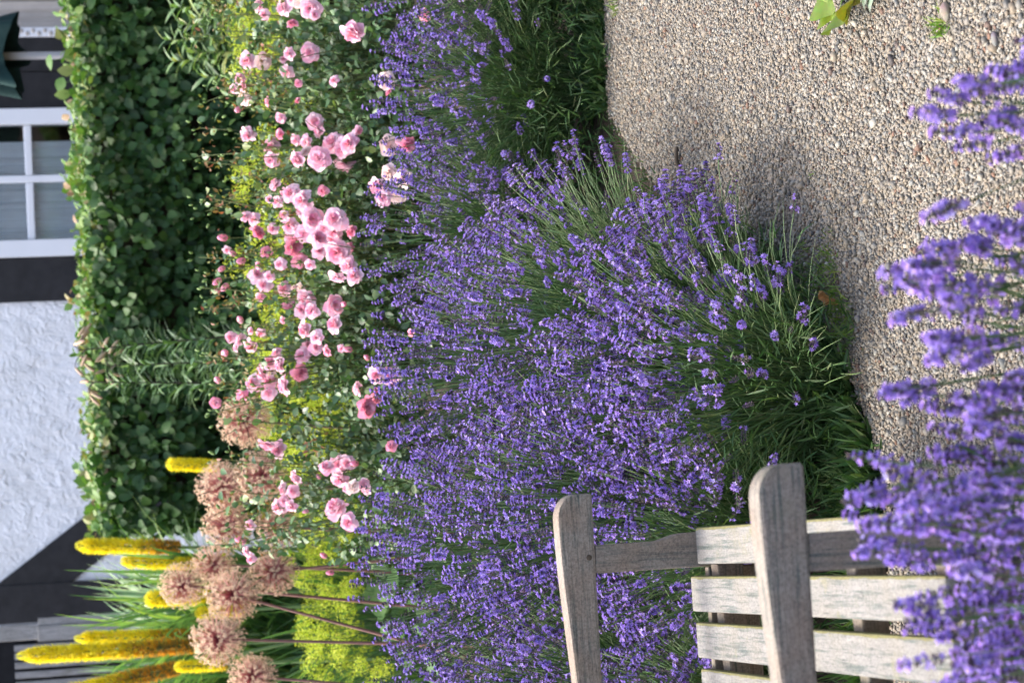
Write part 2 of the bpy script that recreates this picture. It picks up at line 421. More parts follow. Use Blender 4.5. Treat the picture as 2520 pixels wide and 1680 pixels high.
# ================================================================ THE SETTING
def sheet(name, pts, z, mat):
    V = np.array([(x, y, z) for x, y in pts]); me = bpy.data.meshes.new(name)
    me.from_pydata([tuple(v) for v in V], [], [tuple(range(len(pts)))]); me.materials.append(mat); me.update()
    return tag(ob(name, me), kind='structure')
sheet('ground', [(-400, -400), (400, -400), (400, 400), (-400, 400)], 0.0, M['soil'])
PATH = [(3.2, 2.75), (3.2, 6.10), (.62, 6.12), (.46, 5.85), (.36, 5.6), (.30, 5.2), (.12, 4.75), (-.05, 4.40), (-.28, 4.20), (-1.3, 4.20), (-1.3, 2.75)]
sheet('gravel_path', PATH, 0.012, M['gravel_bed'])

def inside(P, poly):
    x, y = P[:, 0], P[:, 1]; c = np.zeros(len(P), bool); n = len(poly); j = n - 1
    for i in range(n):
        xi, yi = poly[i]; xj, yj = poly[j]
        c ^= ((yi > y) != (yj > y)) & (x < (xj - xi) * (y - yi) / (yj - yi + 1e-12) + xi); j = i
    return c

# loose stones of the path
GX0, GX1, GY0, GY1 = -.70, 1.06, 3.30, 6.15
g = .0064
gx, gy = np.meshgrid(np.arange(GX0, GX1, g), np.arange(GY0, GY1, g))
P = np.stack([gx.ravel(), gy.ravel()], 1) + rng.uniform(-.55, .55, (gx.size, 2)) * g
P = P[inside(P + rng.normal(0, .012, P.shape), PATH)]
# bare trodden patches keep fewer stones
pat = np.sin(P[:, 0] * 5.1 + 1.3 * np.sin(P[:, 1] * 3.3)) * np.sin(P[:, 1] * 4.3 + P[:, 0] * 2.1)
P = P[rng.random(len(P)) < np.where(pat > .55, .62, .93)]
n = len(P)
S = rng.lognormal(math.log(.0034), .34, n)[:, None] * np.stack([rng.uniform(.8, 1.35, n), rng.uniform(.7, 1.1, n), rng.uniform(.45, .75, n)], 1)
Q = zframes(nrm(rng.normal(0, .33, (n, 3)) + [0, 0, 1]), rng.uniform(0, 6.28, n))
T3 = np.column_stack([P, .012 + S[:, 2] * .35 + rng.uniform(0, .0022, n)])
TV = CUBE_V * np.where(np.arange(8)[:, None] % 3 == 0, .62, .72) * [1, 1, 1]
TV = TV + np.random.default_rng(3).normal(0, .1, TV.shape)
TF = np.concatenate([CUBE_F[:, [0, 1, 2]], CUBE_F[:, [0, 2, 3]]])
V, Fo = scatter(TV, TF, Q, S, T3)
tag(ob('gravel', mesh('gravel', V, Fo, M['gravel_stone'], True, np.repeat(rng.random(n), 8))),
    'loose beige and grey pea gravel covering the path', 'gravel', kind='stuff')

# ================================================================ HOUSE
HY = 13.5
def hx(py, px=100): return at(px, py, HY)[0]
def hz(px, py=800): return at(px, py, HY)[2]
house = thing('house', 'white roughcast house with black timbers behind the clipped hedge', 'house', (0, HY, 0))
def hbox(name, x0, x1, y0, y1, z0, z1, mat, parent=house, bev=.006):
    V, Fc = box(x0, x1, y0, y1, z0, z1)
    me = mesh(name, V, Fc, mat)
    if bev: bevel_mesh(me, bev, 2)
    return ob(name, me, parent)
Xw0, Xw1 = hx(632), hx(268)             # window outer edges (left and right as one stands before it)
Xp0 = hx(742)                          # left edge of black post
Xd1 = hx(93)                           # right edge of the dark boarding
Xb0, Xb1 = hx(1528), hx(1434)           # black corner post
WT = 2.75
def wall_panel(x0, x1, z0, z1, nx=80, nz=110):
    gx, gz_ = np.meshgrid(np.linspace(x0, x1, nx), np.linspace(z0, z1, nz))
    r = np.random.default_rng(5)
    h = np.zeros_like(gx)
    for k in range(90):
        a = r.uniform(0, 6.28); fq = r.uniform(30, 130)
        h += np.sin(fq * (gx * math.cos(a) + gz_ * math.sin(a)) + r.uniform(0, 6.28) + 2.2 * np.sin(9 * gx + k) + 2.2 * np.sin(8 * gz_ + 2 * k)) / 9
    h = np.sign(h) * np.abs(h) ** 1.3
    V = np.stack([gx, -.0022 * h, gz_], -1).reshape(-1, 3)
    idx = np.arange(nx * nz).reshape(nz, nx)
    Fq = np.stack([idx[:-1, :-1], idx[:-1, 1:], idx[1:, 1:], idx[1:, :-1]], -1).reshape(-1, 4)
    return V, Fq
V, Fq = wall_panel(Xb0 + .01, Xp0 + .06, 0, WT, 130, 150)
ob('render_panel', mesh('render_panel', V, Fq, M['roughcast'], True), house)
V, Fc = box(-6, Xw0 + .005, .06, .3, 0, WT); b1 = MB(); b1.add(V, Fc)
V, Fc = box(Xw1 - .005, 7, .06, .3, 0, WT); b1.add(V, Fc)
V, Fc = box(Xw0 + .006, Xw1 - .006, .06, .3, 2.25, WT - .001); b1.add(V, Fc)
V, Fc = box(Xw0 + .006, Xw1 - .006, .06, .3, 0.001, .92); b1.add(V, Fc)
ob('wall', b1.mesh('wall', M['roughcast']), house)
hbox('timber_post', Xp0, Xw0 - .004, -.025, .055, 0, WT, M['black_timber'])
hbox('timber_post', Xb0, Xb1, -.03, .055, 0, WT, M['black_timber'])
for k, (a, b) in enumerate([(Xw1 + .004, Xw1 + .21), (Xw1 + .214, Xd1 - .002)]):
    hbox('black_board', a, b, -.02 - .003 * k, .055, 0, WT, M['black_timber'], bev=.004)
# diagonal brace
A = at(-60, 1478, HY); B = at(290, 1206, HY); d = nrm((B - A)[[0, 2]]); pn = np.array([-d[1], d[0]])
if pn[1] > 0: pn = -pn
A2 = A[[0, 2]] - d * .6; B2 = B[[0, 2]] + d * .9
wd = .25
q = [A2, B2, B2 + pn * wd, A2 + pn * wd]
V = np.array([(x, -.022, z) for x, z in q] + [(x, .05, z) for x, z in q])
me = mesh('brace', V, np.array([(0, 1, 2, 3), (7, 6, 5, 4), (0, 4, 5, 1), (1, 5, 6, 2), (2, 6, 7, 3), (3, 7, 4, 0)]), M['black_timber'])
bevel_mesh(me, .006, 2); ob('timber_brace', me, house)
# window: frame, muntins, panes, curtain
win = hbox('window', Xw0, Xw0 + .098, -.05, .10, .9, 2.28, M['white_frame'])
hbox('stile', Xw1 - .092, Xw1, -.05, .10, .9, 2.28, M['white_frame'], win)
hbox('rail', Xw0 + .1, Xw1 - .094, -.045, .10, 2.18, 2.277, M['white_frame'], win)
hbox('sill', Xw0 - .03, Xw1 + .03, -.10, .11, .84, .897, M['white_frame'], win)
zc = hz(72, 440); xc = hx(441, 70)
hbox('glazing_bar', xc - .021, xc + .021, -.028, .03, .9, 2.178, M['white_frame'], win, .008)
for zz in (zc, zc + .42, zc - .42):
    for xa, xb in ((Xw0 + .1, xc - .0215), (xc + .0215, Xw1 - .094)):
        hbox('glazing_bar', xa, xb, -.026, .028, zz - .022, zz + .022, M['white_frame'], win, .008)
zs = [.9, zc - .42, zc, zc + .42, 2.178]
for xa, xb in ((Xw0 + .1, xc - .022), (xc + .022, Xw1 - .094)):
    for za, zb in zip(zs[:-1], zs[1:]):
        hbox('pane', xa, xb, .004, .008, za + .022, zb - .022, M['glass'], win, 0)
def drape(x0, x1, z0, z1, y, amp, nf, seed):
    r = np.random.default_rng(seed); xs = np.linspace(x0, x1, 160)
    tt = np.linspace(0, 1, 160)
    h = sum(amp / (k + 1) ** .4 * np.sin(2 * math.pi * nf * (k * .55 + .5) * tt + r.uniform(0, 6.28) + r.uniform(.5, 2) * np.sin(5 * tt)) for k in range(5))
    V = np.concatenate([np.stack([xs, y + h, np.full(160, z)], 1) for z in (z0, z1)])
    i = np.arange(159)
    return V, np.stack([i, i + 1, i + 161, i + 160], 1)
V, Fq = drape(Xw0 + .03, hx(345, 100), .85, 2.3, .085, .008, 7, 2)
ob('curtain', mesh('curtain', V, Fq, M['curtain'], True), win)
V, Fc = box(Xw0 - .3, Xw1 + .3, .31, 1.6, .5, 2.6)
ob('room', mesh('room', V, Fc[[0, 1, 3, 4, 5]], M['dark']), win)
# white doorway frame with carved strip, pale drape inside
dr = hbox('door_frame', Xd1, Xd1 + .055, -.04, .054, 0, 2.2, M['white_frame'])
for k in range(34):
    zz = .95 + .033 * k
    V, Fs = sphere(8, 6)
    ob('carved_bead', mesh('carved_bead', V * [.013, .008, .012] + [Xd1 + .027 + .008 * (-1) ** k, -.042, zz], Fs, M['beige_curtain'], True), dr)
V, Fq = drape(Xd1 + .056, Xd1 + 1.0, 0, 2.15, .02, .017, 8, 9)
ob('door_drape', mesh('door_drape', V, Fq, M['beige_curtain'], True), dr)
# left of the corner post: black panel painting the porch's shade, boards before it
V, Fc = box(-4.2, Xb0 - .005, .02, .058, 0, WT); ob('porch_shade_panel', mesh('porch_shade_panel', V, Fc, M['dark']), house)
for py in (1592, 1612, 1634, 1658, 1682, 1706):
    x = hx(py, 60)
    hbox('porch_board', x - .022, x + .016, -.02, .018, .2, 1.66, M['wood_post'])
# roof and upper storey just as simple closed shapes
V = np.array([(-6.4, -.18, WT), (7.4, -.18, WT), (7.4, 2.6, 4.6), (-6.4, 2.6, 4.6), (-6.4, 5.8, WT), (7.4, 5.8, WT)], float)
ob('roof', mesh('roof', V, [np.array([(0, 1, 2, 3), (3, 2, 5, 4), (0, 4, 5, 1)]), np.array([(1, 5, 2), (0, 3, 4)])], M['roof']), house)
b1 = MB()
for a in ((-6, -5.7, .31, 5.5), (6.7, 7, .31, 5.5), (-5.7, 6.7, 5.2, 5.5)): b1.add(*box(a[0], a[1], a[2], a[3], 0, WT - .002))
ob('side_wall', b1.mesh('side_wall', M['roughcast']), house)

# weathered post with sleeve, left of the house corner
c = at(60, 1553, 12.6)
pt = thing('wooden_post', 'grey weathered wooden post beside the black timber house corner', 'post', (c[0], 12.6, 0))
V, Fc = box(-.042, .042, -.045, .045, 0, 2.0); ob('post', bevel_mesh(mesh('post', V, Fc, M['wood_post']), .006), pt)
zt = at(92, 1540, 12.6)[2]
V, Fc = box(-.052, .03, -.062, -.047, 0, zt); ob('cover_board', bevel_mesh(mesh('cover_board', V, Fc, M['wood_post']), .003), pt)
V, Fc = box(.031, .072, -.055, -.046, 0, zt - .004); ob('cover_board', bevel_mesh(mesh('cover_board', V, Fc, M['wood_post']), .003), pt)

# folded garden umbrella before the dark boards
c = at(60, 138, 12.2)
um = thing('garden_umbrella', 'folded dark green garden umbrella standing behind the hedge', 'umbrella', (c[0], 12.2, 0))
Pp = np.array([[(0, 0, 0), (0, 0, 1.2), (0, 0, 2.55)]], float)
V, Fq = tubes(Pp, np.array([.02, .02, .02]), 12); ob('pole', mesh('pole', V, Fq, M['umbrella_pole'], True), um)
zb = at(40, 190, 12.2)[2]
nA, nZ = 96, 16
an = np.linspace(0, 2 * math.pi, nA, endpoint=False); b1 = []
for j in range(nZ):
    tz = j / (nZ - 1)
    fold_ = .70 + (.17 * np.sin(an * 5 + .4) + .09 * np.sin(an * 8 + 2) + .03 * np.sin(an * 13)) * (1 - .5 * tz)
    rr = (.235 * (1 - tz) ** 1.1 + .03) * fold_
    zl = zb + (2.5 - zb) * tz - (1 - tz) ** 3 * .12 * (fold_ - .7) - .05 * (1 - tz) * np.sin(an)
    b1.append(np.stack([rr * np.cos(an + .5 * tz), rr * np.sin(an + .5 * tz), zl], 1))
V = np.concatenate(b1); idx = np.arange(nA * nZ).reshape(nZ, nA)
Fq = np.stack([idx[:-1], np.roll(idx[:-1], -1, 1), np.roll(idx[1:], -1, 1), idx[1:]], -1).reshape(-1, 4)
ob('canopy', mesh('canopy', V, Fq, M['canopy'], True), um)

# ================================================================ HEDGE
HX0, HX1, HF, HB, HH = -.80, 2.7, 10.45, 11.15, 1.275
hedge = thing('hedge', 'clipped dense green leafy hedge below the house window', 'hedge', ((HX0 + HX1) / 2, HF, 0))
hb = np.array([(HX0 + HX1) / 2, HF, 0])
LV, LF = leaf(1, .72, ((0, 0), (.15, .62), (.4, 1), (.68, .80), (.88, .32), (1, 0)), .10, .18)
def hedge_leaves(n, region):
    if region == 'front':
        dpt = rng.random(n) ** 1.6 * .16
        p = np.stack([rng.uniform(HX0, HX1, n), HF + dpt + .025 * np.sin(rng.random(n) * 6), rng.uniform(.18, HH, n)], 1)
        p[:, 1] += .05 * np.sin(p[:, 0] * 5.3 + 2 * np.sin(p[:, 2] * 7)) + .045 * np.sin(p[:, 2] * 13 + p[:, 0] * 8 + 2 * np.sin(p[:, 0] * 11))
        d = rng.normal(0, .5, (n, 3)) + [0, -.45, -.55]; nh = rng.normal(0, .45, (n, 3)) + [0, -1, .35]
    elif region == 'side':
        p = np.stack([HX0 + rng.random(n) ** 1.5 * .12, rng.uniform(HF, HB, n), rng.uniform(.18, HH, n)], 1)
        d = rng.normal(0, .5, (n, 3)) + [-.45, 0, -.5]; nh = rng.normal(0, .45, (n, 3)) + [-1, 0, .35]
    else:
        p = np.stack([rng.uniform(HX0, HX1, n), rng.uniform(HF - .02, HB, n), HH - .03 + rng.random(n) ** 2 * .065], 1)
        p[:, 2] += .016 * np.sin(p[:, 0] * 9) + .014 * np.sin(p[:, 0] * 23 + 1) - .035 * (rng.random(n) < .4)
        d = rng.normal(0, .7, (n, 3)) + [0, -.35, .25]; nh = rng.normal(0, .5, (n, 3)) + [0, -.2, 1]
    return p, nrm(d), nrm(nh)
hm = [mesh('leaf', LV, LF, M['hedge_leaf'], True), mesh('leaf', LV * [.85, 1, 1.6], LF, M['hedge_leaf'], True), mesh('leaf', LV, LF, M['hedge_young'], True)]
def leaf_batch(parent, base, p, d, nh, s, meshes, pick, stuffmat, TVF, name='leaf', stuffname='foliage'):
    Rm = frames(d, nh); pk = np.zeros(len(p), bool); pk[pick] = True
    for i in np.nonzero(pk)[0]:
        ob(name, meshes[i % len(meshes)], parent, mat4(Rm[i], s[i], p[i] - base))
    k = ~pk
    if k.any():
        V, Fo = scatter(TVF[0], TVF[1], Rm[k], s[k], p[k] - base)
        ob(stuffname, mesh(stuffname, V, Fo, stuffmat, True, np.repeat(rng.random(k.sum()), len(TVF[0]))), parent, kind='stuff')
p, d, nh = hedge_leaves(11500, 'front'); s = rng.uniform(.036, .070, len(p))
vis = (p[:, 2] > .78) & (p[:, 0] < 1.6) & (p[:, 0] > HX0 + .05)
cand = np.nonzero(vis)[0]; cand = cand[np.argsort(p[cand, 1] - .3 * s[cand])][:250]
leaf_batch(hedge, hb, p, d, nh, s, hm[:2], cand, M['hedge_leaf'], (LV, LF))
p, d, nh = hedge_leaves(700, 'side'); s = rng.uniform(.038, .06, len(p))
leaf_batch(hedge, hb, p, d, nh, s, hm[:2], [], M['hedge_leaf'], (LV, LF))
p, d, nh = hedge_leaves(4200, 'top'); s = rng.uniform(.028, .056, len(p))
cand = np.nonzero((p[:, 1] < HF + .12) & (p[:, 0] < 1.6))[0][:50]
leaf_batch(hedge, hb, p, d, nh, s, hm[2:], cand, M['hedge_young'], (LV, LF), stuffname='young_foliage')
V, Fc = box(HX0 + .14, HX1 - .1, HF + .17, HB - .05, 0, HH - .06); ob('dark_core', mesh('dark_core', V - hb, Fc, M['twig']), hedge)  # solid dark box painted as the hedge's shaded inside
# long shoots standing out of the top, right end of the picture's hedge
sh = [(75, 80), (88, 92), (62, 84), (110, 118), (30, 60), (150, 1190)]
for k, (px, py) in enumerate([(148, 78), (122, 150), (150, 205), (158, 232), (176, 130), (205, 1183), (150, 88), (165, 175)]):
    q = at(px, py, HF + .1)[None]
    Rm = frames(rng.normal(0, .5, (1, 3)) + [0, -.3, .7], np.array([[0, -1, .3]]) + rng.normal(0, .3, (1, 3)))
    ob('leaf', hm[2], hedge, mat4(Rm[0], .075, q[0] - hb - Rm[0][:, 1] * .03))
    st = np.array([q[0] + [0, 0, -.14], q[0] + [.01, 0, -.06], q[0]])[None] - hb
    V, Fq = tubes(st, np.array([.0025, .002, .0012])); ob('twig', mesh('twig', V, Fq, M['sepal']), hedge)

# ================================================================ LAVENDER
def spike_mesh(seed, bloom=.5, big=0):
    r = np.random.default_rng(seed); b = MB()
    L = r.uniform(.026, .042) + .010 * big; nw = int(r.integers(4, 7)) + 2 * big
    zs = np.concatenate([[-.010 - r.random() * .006] if r.random() < .6 else [], np.linspace(.002, L, nw) + np.append(r.normal(0, .0012, nw - 1), 0)])
    for i, z in enumerate(zs):
        tt = max(0, z) / L
        rad = .0046 * (1 - .55 * tt ** 2)
        nc = 7 if tt < .85 else 4
        an = np.arange(nc) * 2 * math.pi / nc + r.uniform(0, 6)
        el = r.uniform(.35, .75, nc) + .5 * tt
        d = np.stack([np.cos(an) * np.cos(el), np.sin(an) * np.cos(el), np.sin(el)], 1)
        Rm = zframes(d, r.uniform(0, 6, nc))
        T = np.stack([np.cos(an) * rad * .5, np.sin(an) * rad * .5, np.full(nc, z)], 1)
        V, Fo = scatter(OCT_V * [.0013, .0013, .0036] + [0, 0, .0024], OCT_F, Rm, r.uniform(.8, 1.2, nc), T)
        b.add(V, Fo, np.repeat(r.random(nc) * .5, 6), mi=0)
        on = r.random(nc) < bloom * (r.choice([.25, 1.0, 1.7]) if not big else r.choice([.6, 1.0, 1.4]))
        for k in np.nonzero(on)[0]:
            tip = T[k] + d[k] * .0060
            nl = 5
            a2 = np.arange(nl) * 2 * math.pi / nl + r.uniform(0, 6)
            x, y = Rm[k][:, 0], Rm[k][:, 1]
            sz = r.uniform(.0034, .0056)
            ring = tip + sz * (np.cos(a2)[:, None] * x + np.sin(a2)[:, None] * y) + d[k] * r.uniform(.0003, .0022, (nl, 1))
            mid = tip + sz * .45 * (np.cos(a2 + .63)[:, None] * x + np.sin(a2 + .63)[:, None] * y) + d[k] * .0005
            V = np.concatenate([[tip - d[k] * .002], np.stack([ring, mid], 1).reshape(-1, 3)])
            Fo = np.array([(0, 1 + j, 1 + (j + 1) % (2 * nl)) for j in range(2 * nl)])
            b.add(V, Fo, r.random() * .5, mi=1)
    V, Fq = tubes(np.array([[(0, 0, -.02), (0, 0, L * .5), (0, 0, L)]]), np.array([.0009, .0009, .0005])); b.add(V, Fq, mi=2)
    return b.mesh('flower_spike', [M['lav_calyx'], M['lav_flower'], M['lav_stem']])
SPK = [spike_mesh(100 + k, .25 + .055 * (k % 6)) for k in range(14)] + [spike_mesh(130 + k, .05) for k in range(3)]
def spike_arrays(me):
    V_ = np.zeros(len(me.vertices) * 3, np.float32); me.vertices.foreach_get('co', V_)
    me.calc_loop_triangles(); nT = len(me.loop_triangles); T_ = np.zeros(nT * 3, np.int32); me.loop_triangles.foreach_get('vertices', T_)
    m_ = np.zeros(nT, np.int32); me.loop_triangles.foreach_get('material_index', m_)
    r_ = np.zeros(len(me.vertices), np.float32); me.attributes['rnd'].data.foreach_get('value', r_)
    return V_.reshape(-1, 3), T_.reshape(-1, 3), m_, r_
SPKL = [spike_arrays(q_) for q_ in SPK[:8] + SPK[-1:]]
SPKF = [spike_mesh(200 + k, .42 + .05 * (k % 5), 1) for k in range(10)]
BV, BF = leaf(1, .082, ((0, .6), (.5, 1), (1, 0)), .1, .22)

def lavender(label, x, y, Rr, H, ns, group, nleaf=2600, nst=520, hmin=.8, hmax=1.06, squash=.8, sscale=(.75, 1.15), more=0, keep=None, lean=(0, 0), spk=None, skirt=.72, heads=None):
    spk = spk or SPK
    t = thing('lavender_bush', label, 'lavender', (x, y, 0), 0, group); base = np.array([x, y, 0.0])
    nmore = more; ns0 = ns; ns = ns + more
    n = ns + nst
    s = np.sqrt(rng.random(n)); th = rng.uniform(0, 2 * math.pi, n)
    s = np.concatenate([s[:ns], s[ns:]])
    hx_ = s * np.cos(th) * Rr * rng.uniform(.9, 1.1, n) + lean[0] * s; hy_ = s * np.sin(th) * Rr * rng.uniform(.9, 1.1, n) + lean[1] * s
    hz_ = H * np.sqrt(1 - squash * s ** 2) * rng.uniform(hmin, hmax, n)
    hz_[ns:] *= rng.uniform(.62, .93, n - ns)
    head = np.stack([hx_, hy_, hz_], 1)
    if heads is not None: head[:ns] = heads - [x, y, 0]; head[ns:, 2] = np.minimum(head[ns:, 2], .42)
    if keep is not None:
        ok = keep(head + base); head = head[ok]; s = s[ok]; th = th[ok]; n = len(head); ns = int(ok[:ns].sum())
    foot = np.stack([head[:, 0] * .38, head[:, 1] * .38, np.full(n, .06)], 1) + rng.normal(0, .025, (n, 3)) * [1, 1, .2]
    ctrl = foot * .45 + head * .55 + np.stack([head[:, 0] * -.10, head[:, 1] * -.10, .10 * H * np.ones(n)], 1) + rng.normal(0, .016, (n, 3))
    P = bez(foot, ctrl, head, 6)
    rd = np.where(np.arange(n) < ns, .0011, .0013)[:, None] * np.ones((1, 6)); rd[ns:, -1] = .0001; rd[ns:, -2] *= .7
    V, Fq = tubes(P, rd, 3)
    ob('stems', mesh('stems', V, Fq, M['lav_stem'], False, np.repeat(rng.random(n), 18)), t, kind='stuff')
    dirs = nrm(P[:, -1] - P[:, -2]) + rng.normal(0, .12, (n, 3)); Q = zframes(dirs, rng.uniform(0, 6.28, n))
    sc = rng.uniform(*sscale, ns)
    # the 300 or fewer nearest the eye are single parts, the rest one joined part
    dist = np.linalg.norm(head[:ns] + base - CAM, axis=1) - .5 * head[:ns, 2]
    order = np.argsort(dist); nsep = min(ns, 298)
    for i in order[:nsep]:
        ob('flower_spike', spk[int(rng.integers(len(spk)))], t, mat4(Q[i], sc[i] * np.array([1.12, 1.12, 1]), head[i]))
    if ns > nsep:
        bb = MB(); mb = []
        for i in order[nsep:]:
            V_, T_, m_, r_ = SPKL[int(rng.integers(len(SPKL)))]
            bb.add((V_ * sc[i] * [1.12, 1.12, 1]) @ Q[i].T + head[i], T_, (r_ + rng.random()) % 1.0, mi=m_)
        ob('more_flower_spikes', bb.mesh('more_flower_spikes', [M['lav_calyx'], M['lav_flower'], M['lav_stem']]), t, kind='stuff')
    # narrow leaves on the lower stems and short shoots
    k = rng.integers(0, n, nleaf); tt = rng.random(nleaf) ** .8 * .78; seg = (tt * 5).astype(int); fr = (tt * 5 - seg)[:, None]
    pos = P[k, seg] * (1 - fr) + P[k, seg + 1] * fr + rng.normal(0, .013, (nleaf, 3))
    dr_ = nrm(P[k, seg + 1] - P[k, seg]) * 1.0 + rng.normal(0, .5, (nleaf, 3))
    pos[:, 2] = np.maximum(pos[:, 2], .02)
    V, Fo = scatter(BV, BF, frames(dr_, rng.normal(0, 1, (nleaf, 3)) + [0, 0, .6]), rng.uniform(.028, .060, nleaf), pos)
    ob('foliage', mesh('foliage', V, Fo, M['lav_leaf'], True, np.repeat(rng.random(nleaf), len(BV))), t, kind='stuff')
    # bushy skirt of leafy shoots
    ns2 = int(900 * (skirt / .72) ** 2)
    a = rng.uniform(0, 6.28, ns2); rr = np.sqrt(rng.random(ns2)) * Rr * skirt
    pos = np.stack([rr * np.cos(a), rr * np.sin(a), rng.uniform(.02, .45, ns2) * H * np.sqrt(np.maximum(.05, 1 - (rr / Rr / (skirt + .08)) ** 2))], 1)
    d = np.stack([np.cos(a) * .6, np.sin(a) * .6, np.full(ns2, .6)], 1) + rng.normal(0, .5, (ns2, 3))
    V, Fo = scatter(BV * [1.3, 1, 1], BF, frames(d, rng.normal(0, 1, (ns2, 3))), rng.uniform(.03, .055, ns2), pos)
    ob('leafy_shoots', mesh('leafy_shoots', V, Fo, M['lav_leaf'], True, np.repeat(rng.random(ns2), len(BV))), t, kind='stuff')
    return t

G1 = 'lavender bushes of the mound beside the bench'
MOUND = [
    ('lavender bush arching furthest right over the gravel from the big mound', .03, 5.45, .43, .58, 290, (.02, -.02)),
    ('lavender bush leaning over the gravel edge in front of the mound', -.10, 4.90, .37, .50, 280, (.04, -.03)),
    ('lavender bush right behind the front leg of the bench', -.43, 4.62, .34, .50, 250, (.02, 0)),
    ('lavender bush at the heart of the mound beyond the bench', -.42, 5.30, .44, .66, 295, (0, 0)),
    ('lavender bush at the mound\'s back touching the lowest pink roses', -.06, 6.02, .42, .67, 295, (0, 0)),
    ('tall lavender bush below the drooping rose with the full round bloom', -.58, 5.95, .44, .75, 295, (0, 0)),
    ('lavender bush seen above the far armrest of the bench', -.90, 5.25, .44, .67, 290, (0, 0)),
    ('lavender bush seen between the far armrest and the seat slats', -.86, 4.68, .36, .50, 240, (0, 0)),
    ('tall lavender bush in front of the lime green flowers at the back', -1.05, 5.95, .44, .76, 285, (0, 0)),
]
MOUND += [('lavender bush just beyond the tip of the far armrest', -.34, 4.98, .30, .60, 220, (0, 0)),
    ('lavender bush with scattered flowers at the mound foot nearest the near armrest', -.12, 4.52, .34, .44, 260, (.05, -.05)),
    ('low lavender bush spreading over the gravel towards the dry brown leaf', .00, 4.84, .31, .42, 265, (.04, -.06))]
KEEP = lambda P: (P[:, 1] > 4.27) | ((P[:, 0] > -.16) & (P[:, 1] > 4.05))
for (lb, x, y, rr, hh, ns, ln) in MOUND:
    lavender(lb, x, y, rr, hh, ns, G1, keep=KEEP, lean=ln, more=int(110 * (ns > 270)), nst=520 if hh > .46 else 330, nleaf=2600, squash=.8 if hh > .46 else .9)
G2 = 'lavender bushes in the low row behind the gravel'
for (lb, x, y, rr, hh, ns) in [
    ('lavender bush of the back row next to the mound', .30, 6.50, .37, .64, 235),
    ('lavender bush in the middle of the back row behind the gravel', .70, 6.48, .37, .60, 230),
    ('lavender bush of the back row furthest from the bench', 1.08, 6.48, .37, .62, 230)]:
    lavender(lb, x, y - .06, rr, hh, ns, G2, nleaf=4200, nst=850, hmin=.62, hmax=1.05, squash=.78, skirt=1.0, more=60)
G3 = 'blurred lavender in the foreground'
TIPY = [60, 150, 210, 310, 400, 460, 570, 640, 740, 830, 930, 1030, 1100, 1220, 1325, 1420, 1500, 1700]
TIPX = [2560, 2440, 2260, 2140, 2180, 2170, 2160, 2120, 2080, 2140, 2070, 2080, 2010, 2010, 2040, 2120, 2150, 2190]
for (lb, y0, y1, ns) in [
    ('blurred foreground lavender covering the near seat slats of the bench', 1290, 1700, 62),
    ('blurred foreground lavender beside the front of the bench', 960, 1290, 54),
    ('blurred foreground lavender reaching over the gravel', 560, 960, 48),
    ('lowest blurred foreground lavender at the gravel\'s near corner', 90, 560, 30)]:
    py_ = rng.uniform(y0, y1, ns); tx = np.interp(py_, TIPY, TIPX)
    px_ = tx + 145 + rng.random(ns) ** .85 * (2680 - tx - 145)
    hd = np.array([at(a_, b_, c_) for a_, b_, c_ in zip(px_, py_, rng.uniform(2.40, 2.66, ns))])
    bx = float(hd[:, 0].mean())
    lavender(lb, bx, 2.53, .2, .55, ns, G3, nleaf=1100, nst=60, squash=.22, sscale=(.95, 1.25), spk=SPKF, heads=hd)

# dark leafy undergrowth along the bed's edge
EDGE = np.array([(1.45, 6.14), (.62, 6.14), (.46, 5.85), (.36, 5.6), (.30, 5.2), (.12, 4.75), (-.05, 4.42), (-.28, 4.24), (-.75, 4.24)])
n = 6500; k = rng.choice(len(EDGE) - 1, n, p=[.30, .03, .03, .05, .07, .16, .16, .20]); tt = rng.random((n, 1))
pt2 = EDGE[k] * (1 - tt) + EDGE[k + 1] * tt; nrm2 = np.stack([-(EDGE[k + 1] - EDGE[k])[:, 1], (EDGE[k + 1] - EDGE[k])[:, 0]], 1); nrm2 = -nrm(nrm2)
nrm2 *= np.where((nrm2[:, 1:2] > 0) | (nrm2[:, 0:1] < -.6), 1, -1)
pt2 = pt2 + nrm2 * (rng.random((n, 1)) ** 1.2 * .22 - .01)
pos = np.column_stack([pt2, np.full(n, .004)])
V, Fo = scatter(BV * [1.3, 1, 1], BF, frames(rng.normal(0, .55, (n, 3)) + [.15, -.25, .75], rng.normal(0, 1, (n, 3))), np.where((k > 0) & (k < 5), rng.uniform(.02, .05, n), rng.uniform(.04, .10, n)), pos)
tag(ob('undergrowth', mesh('undergrowth', V, Fo, M['lav_leaf'], True, np.repeat(rng.random(n), len(BV)))), 'dark green leafy undergrowth along the foot of the lavender', 'undergrowth', kind='stuff')

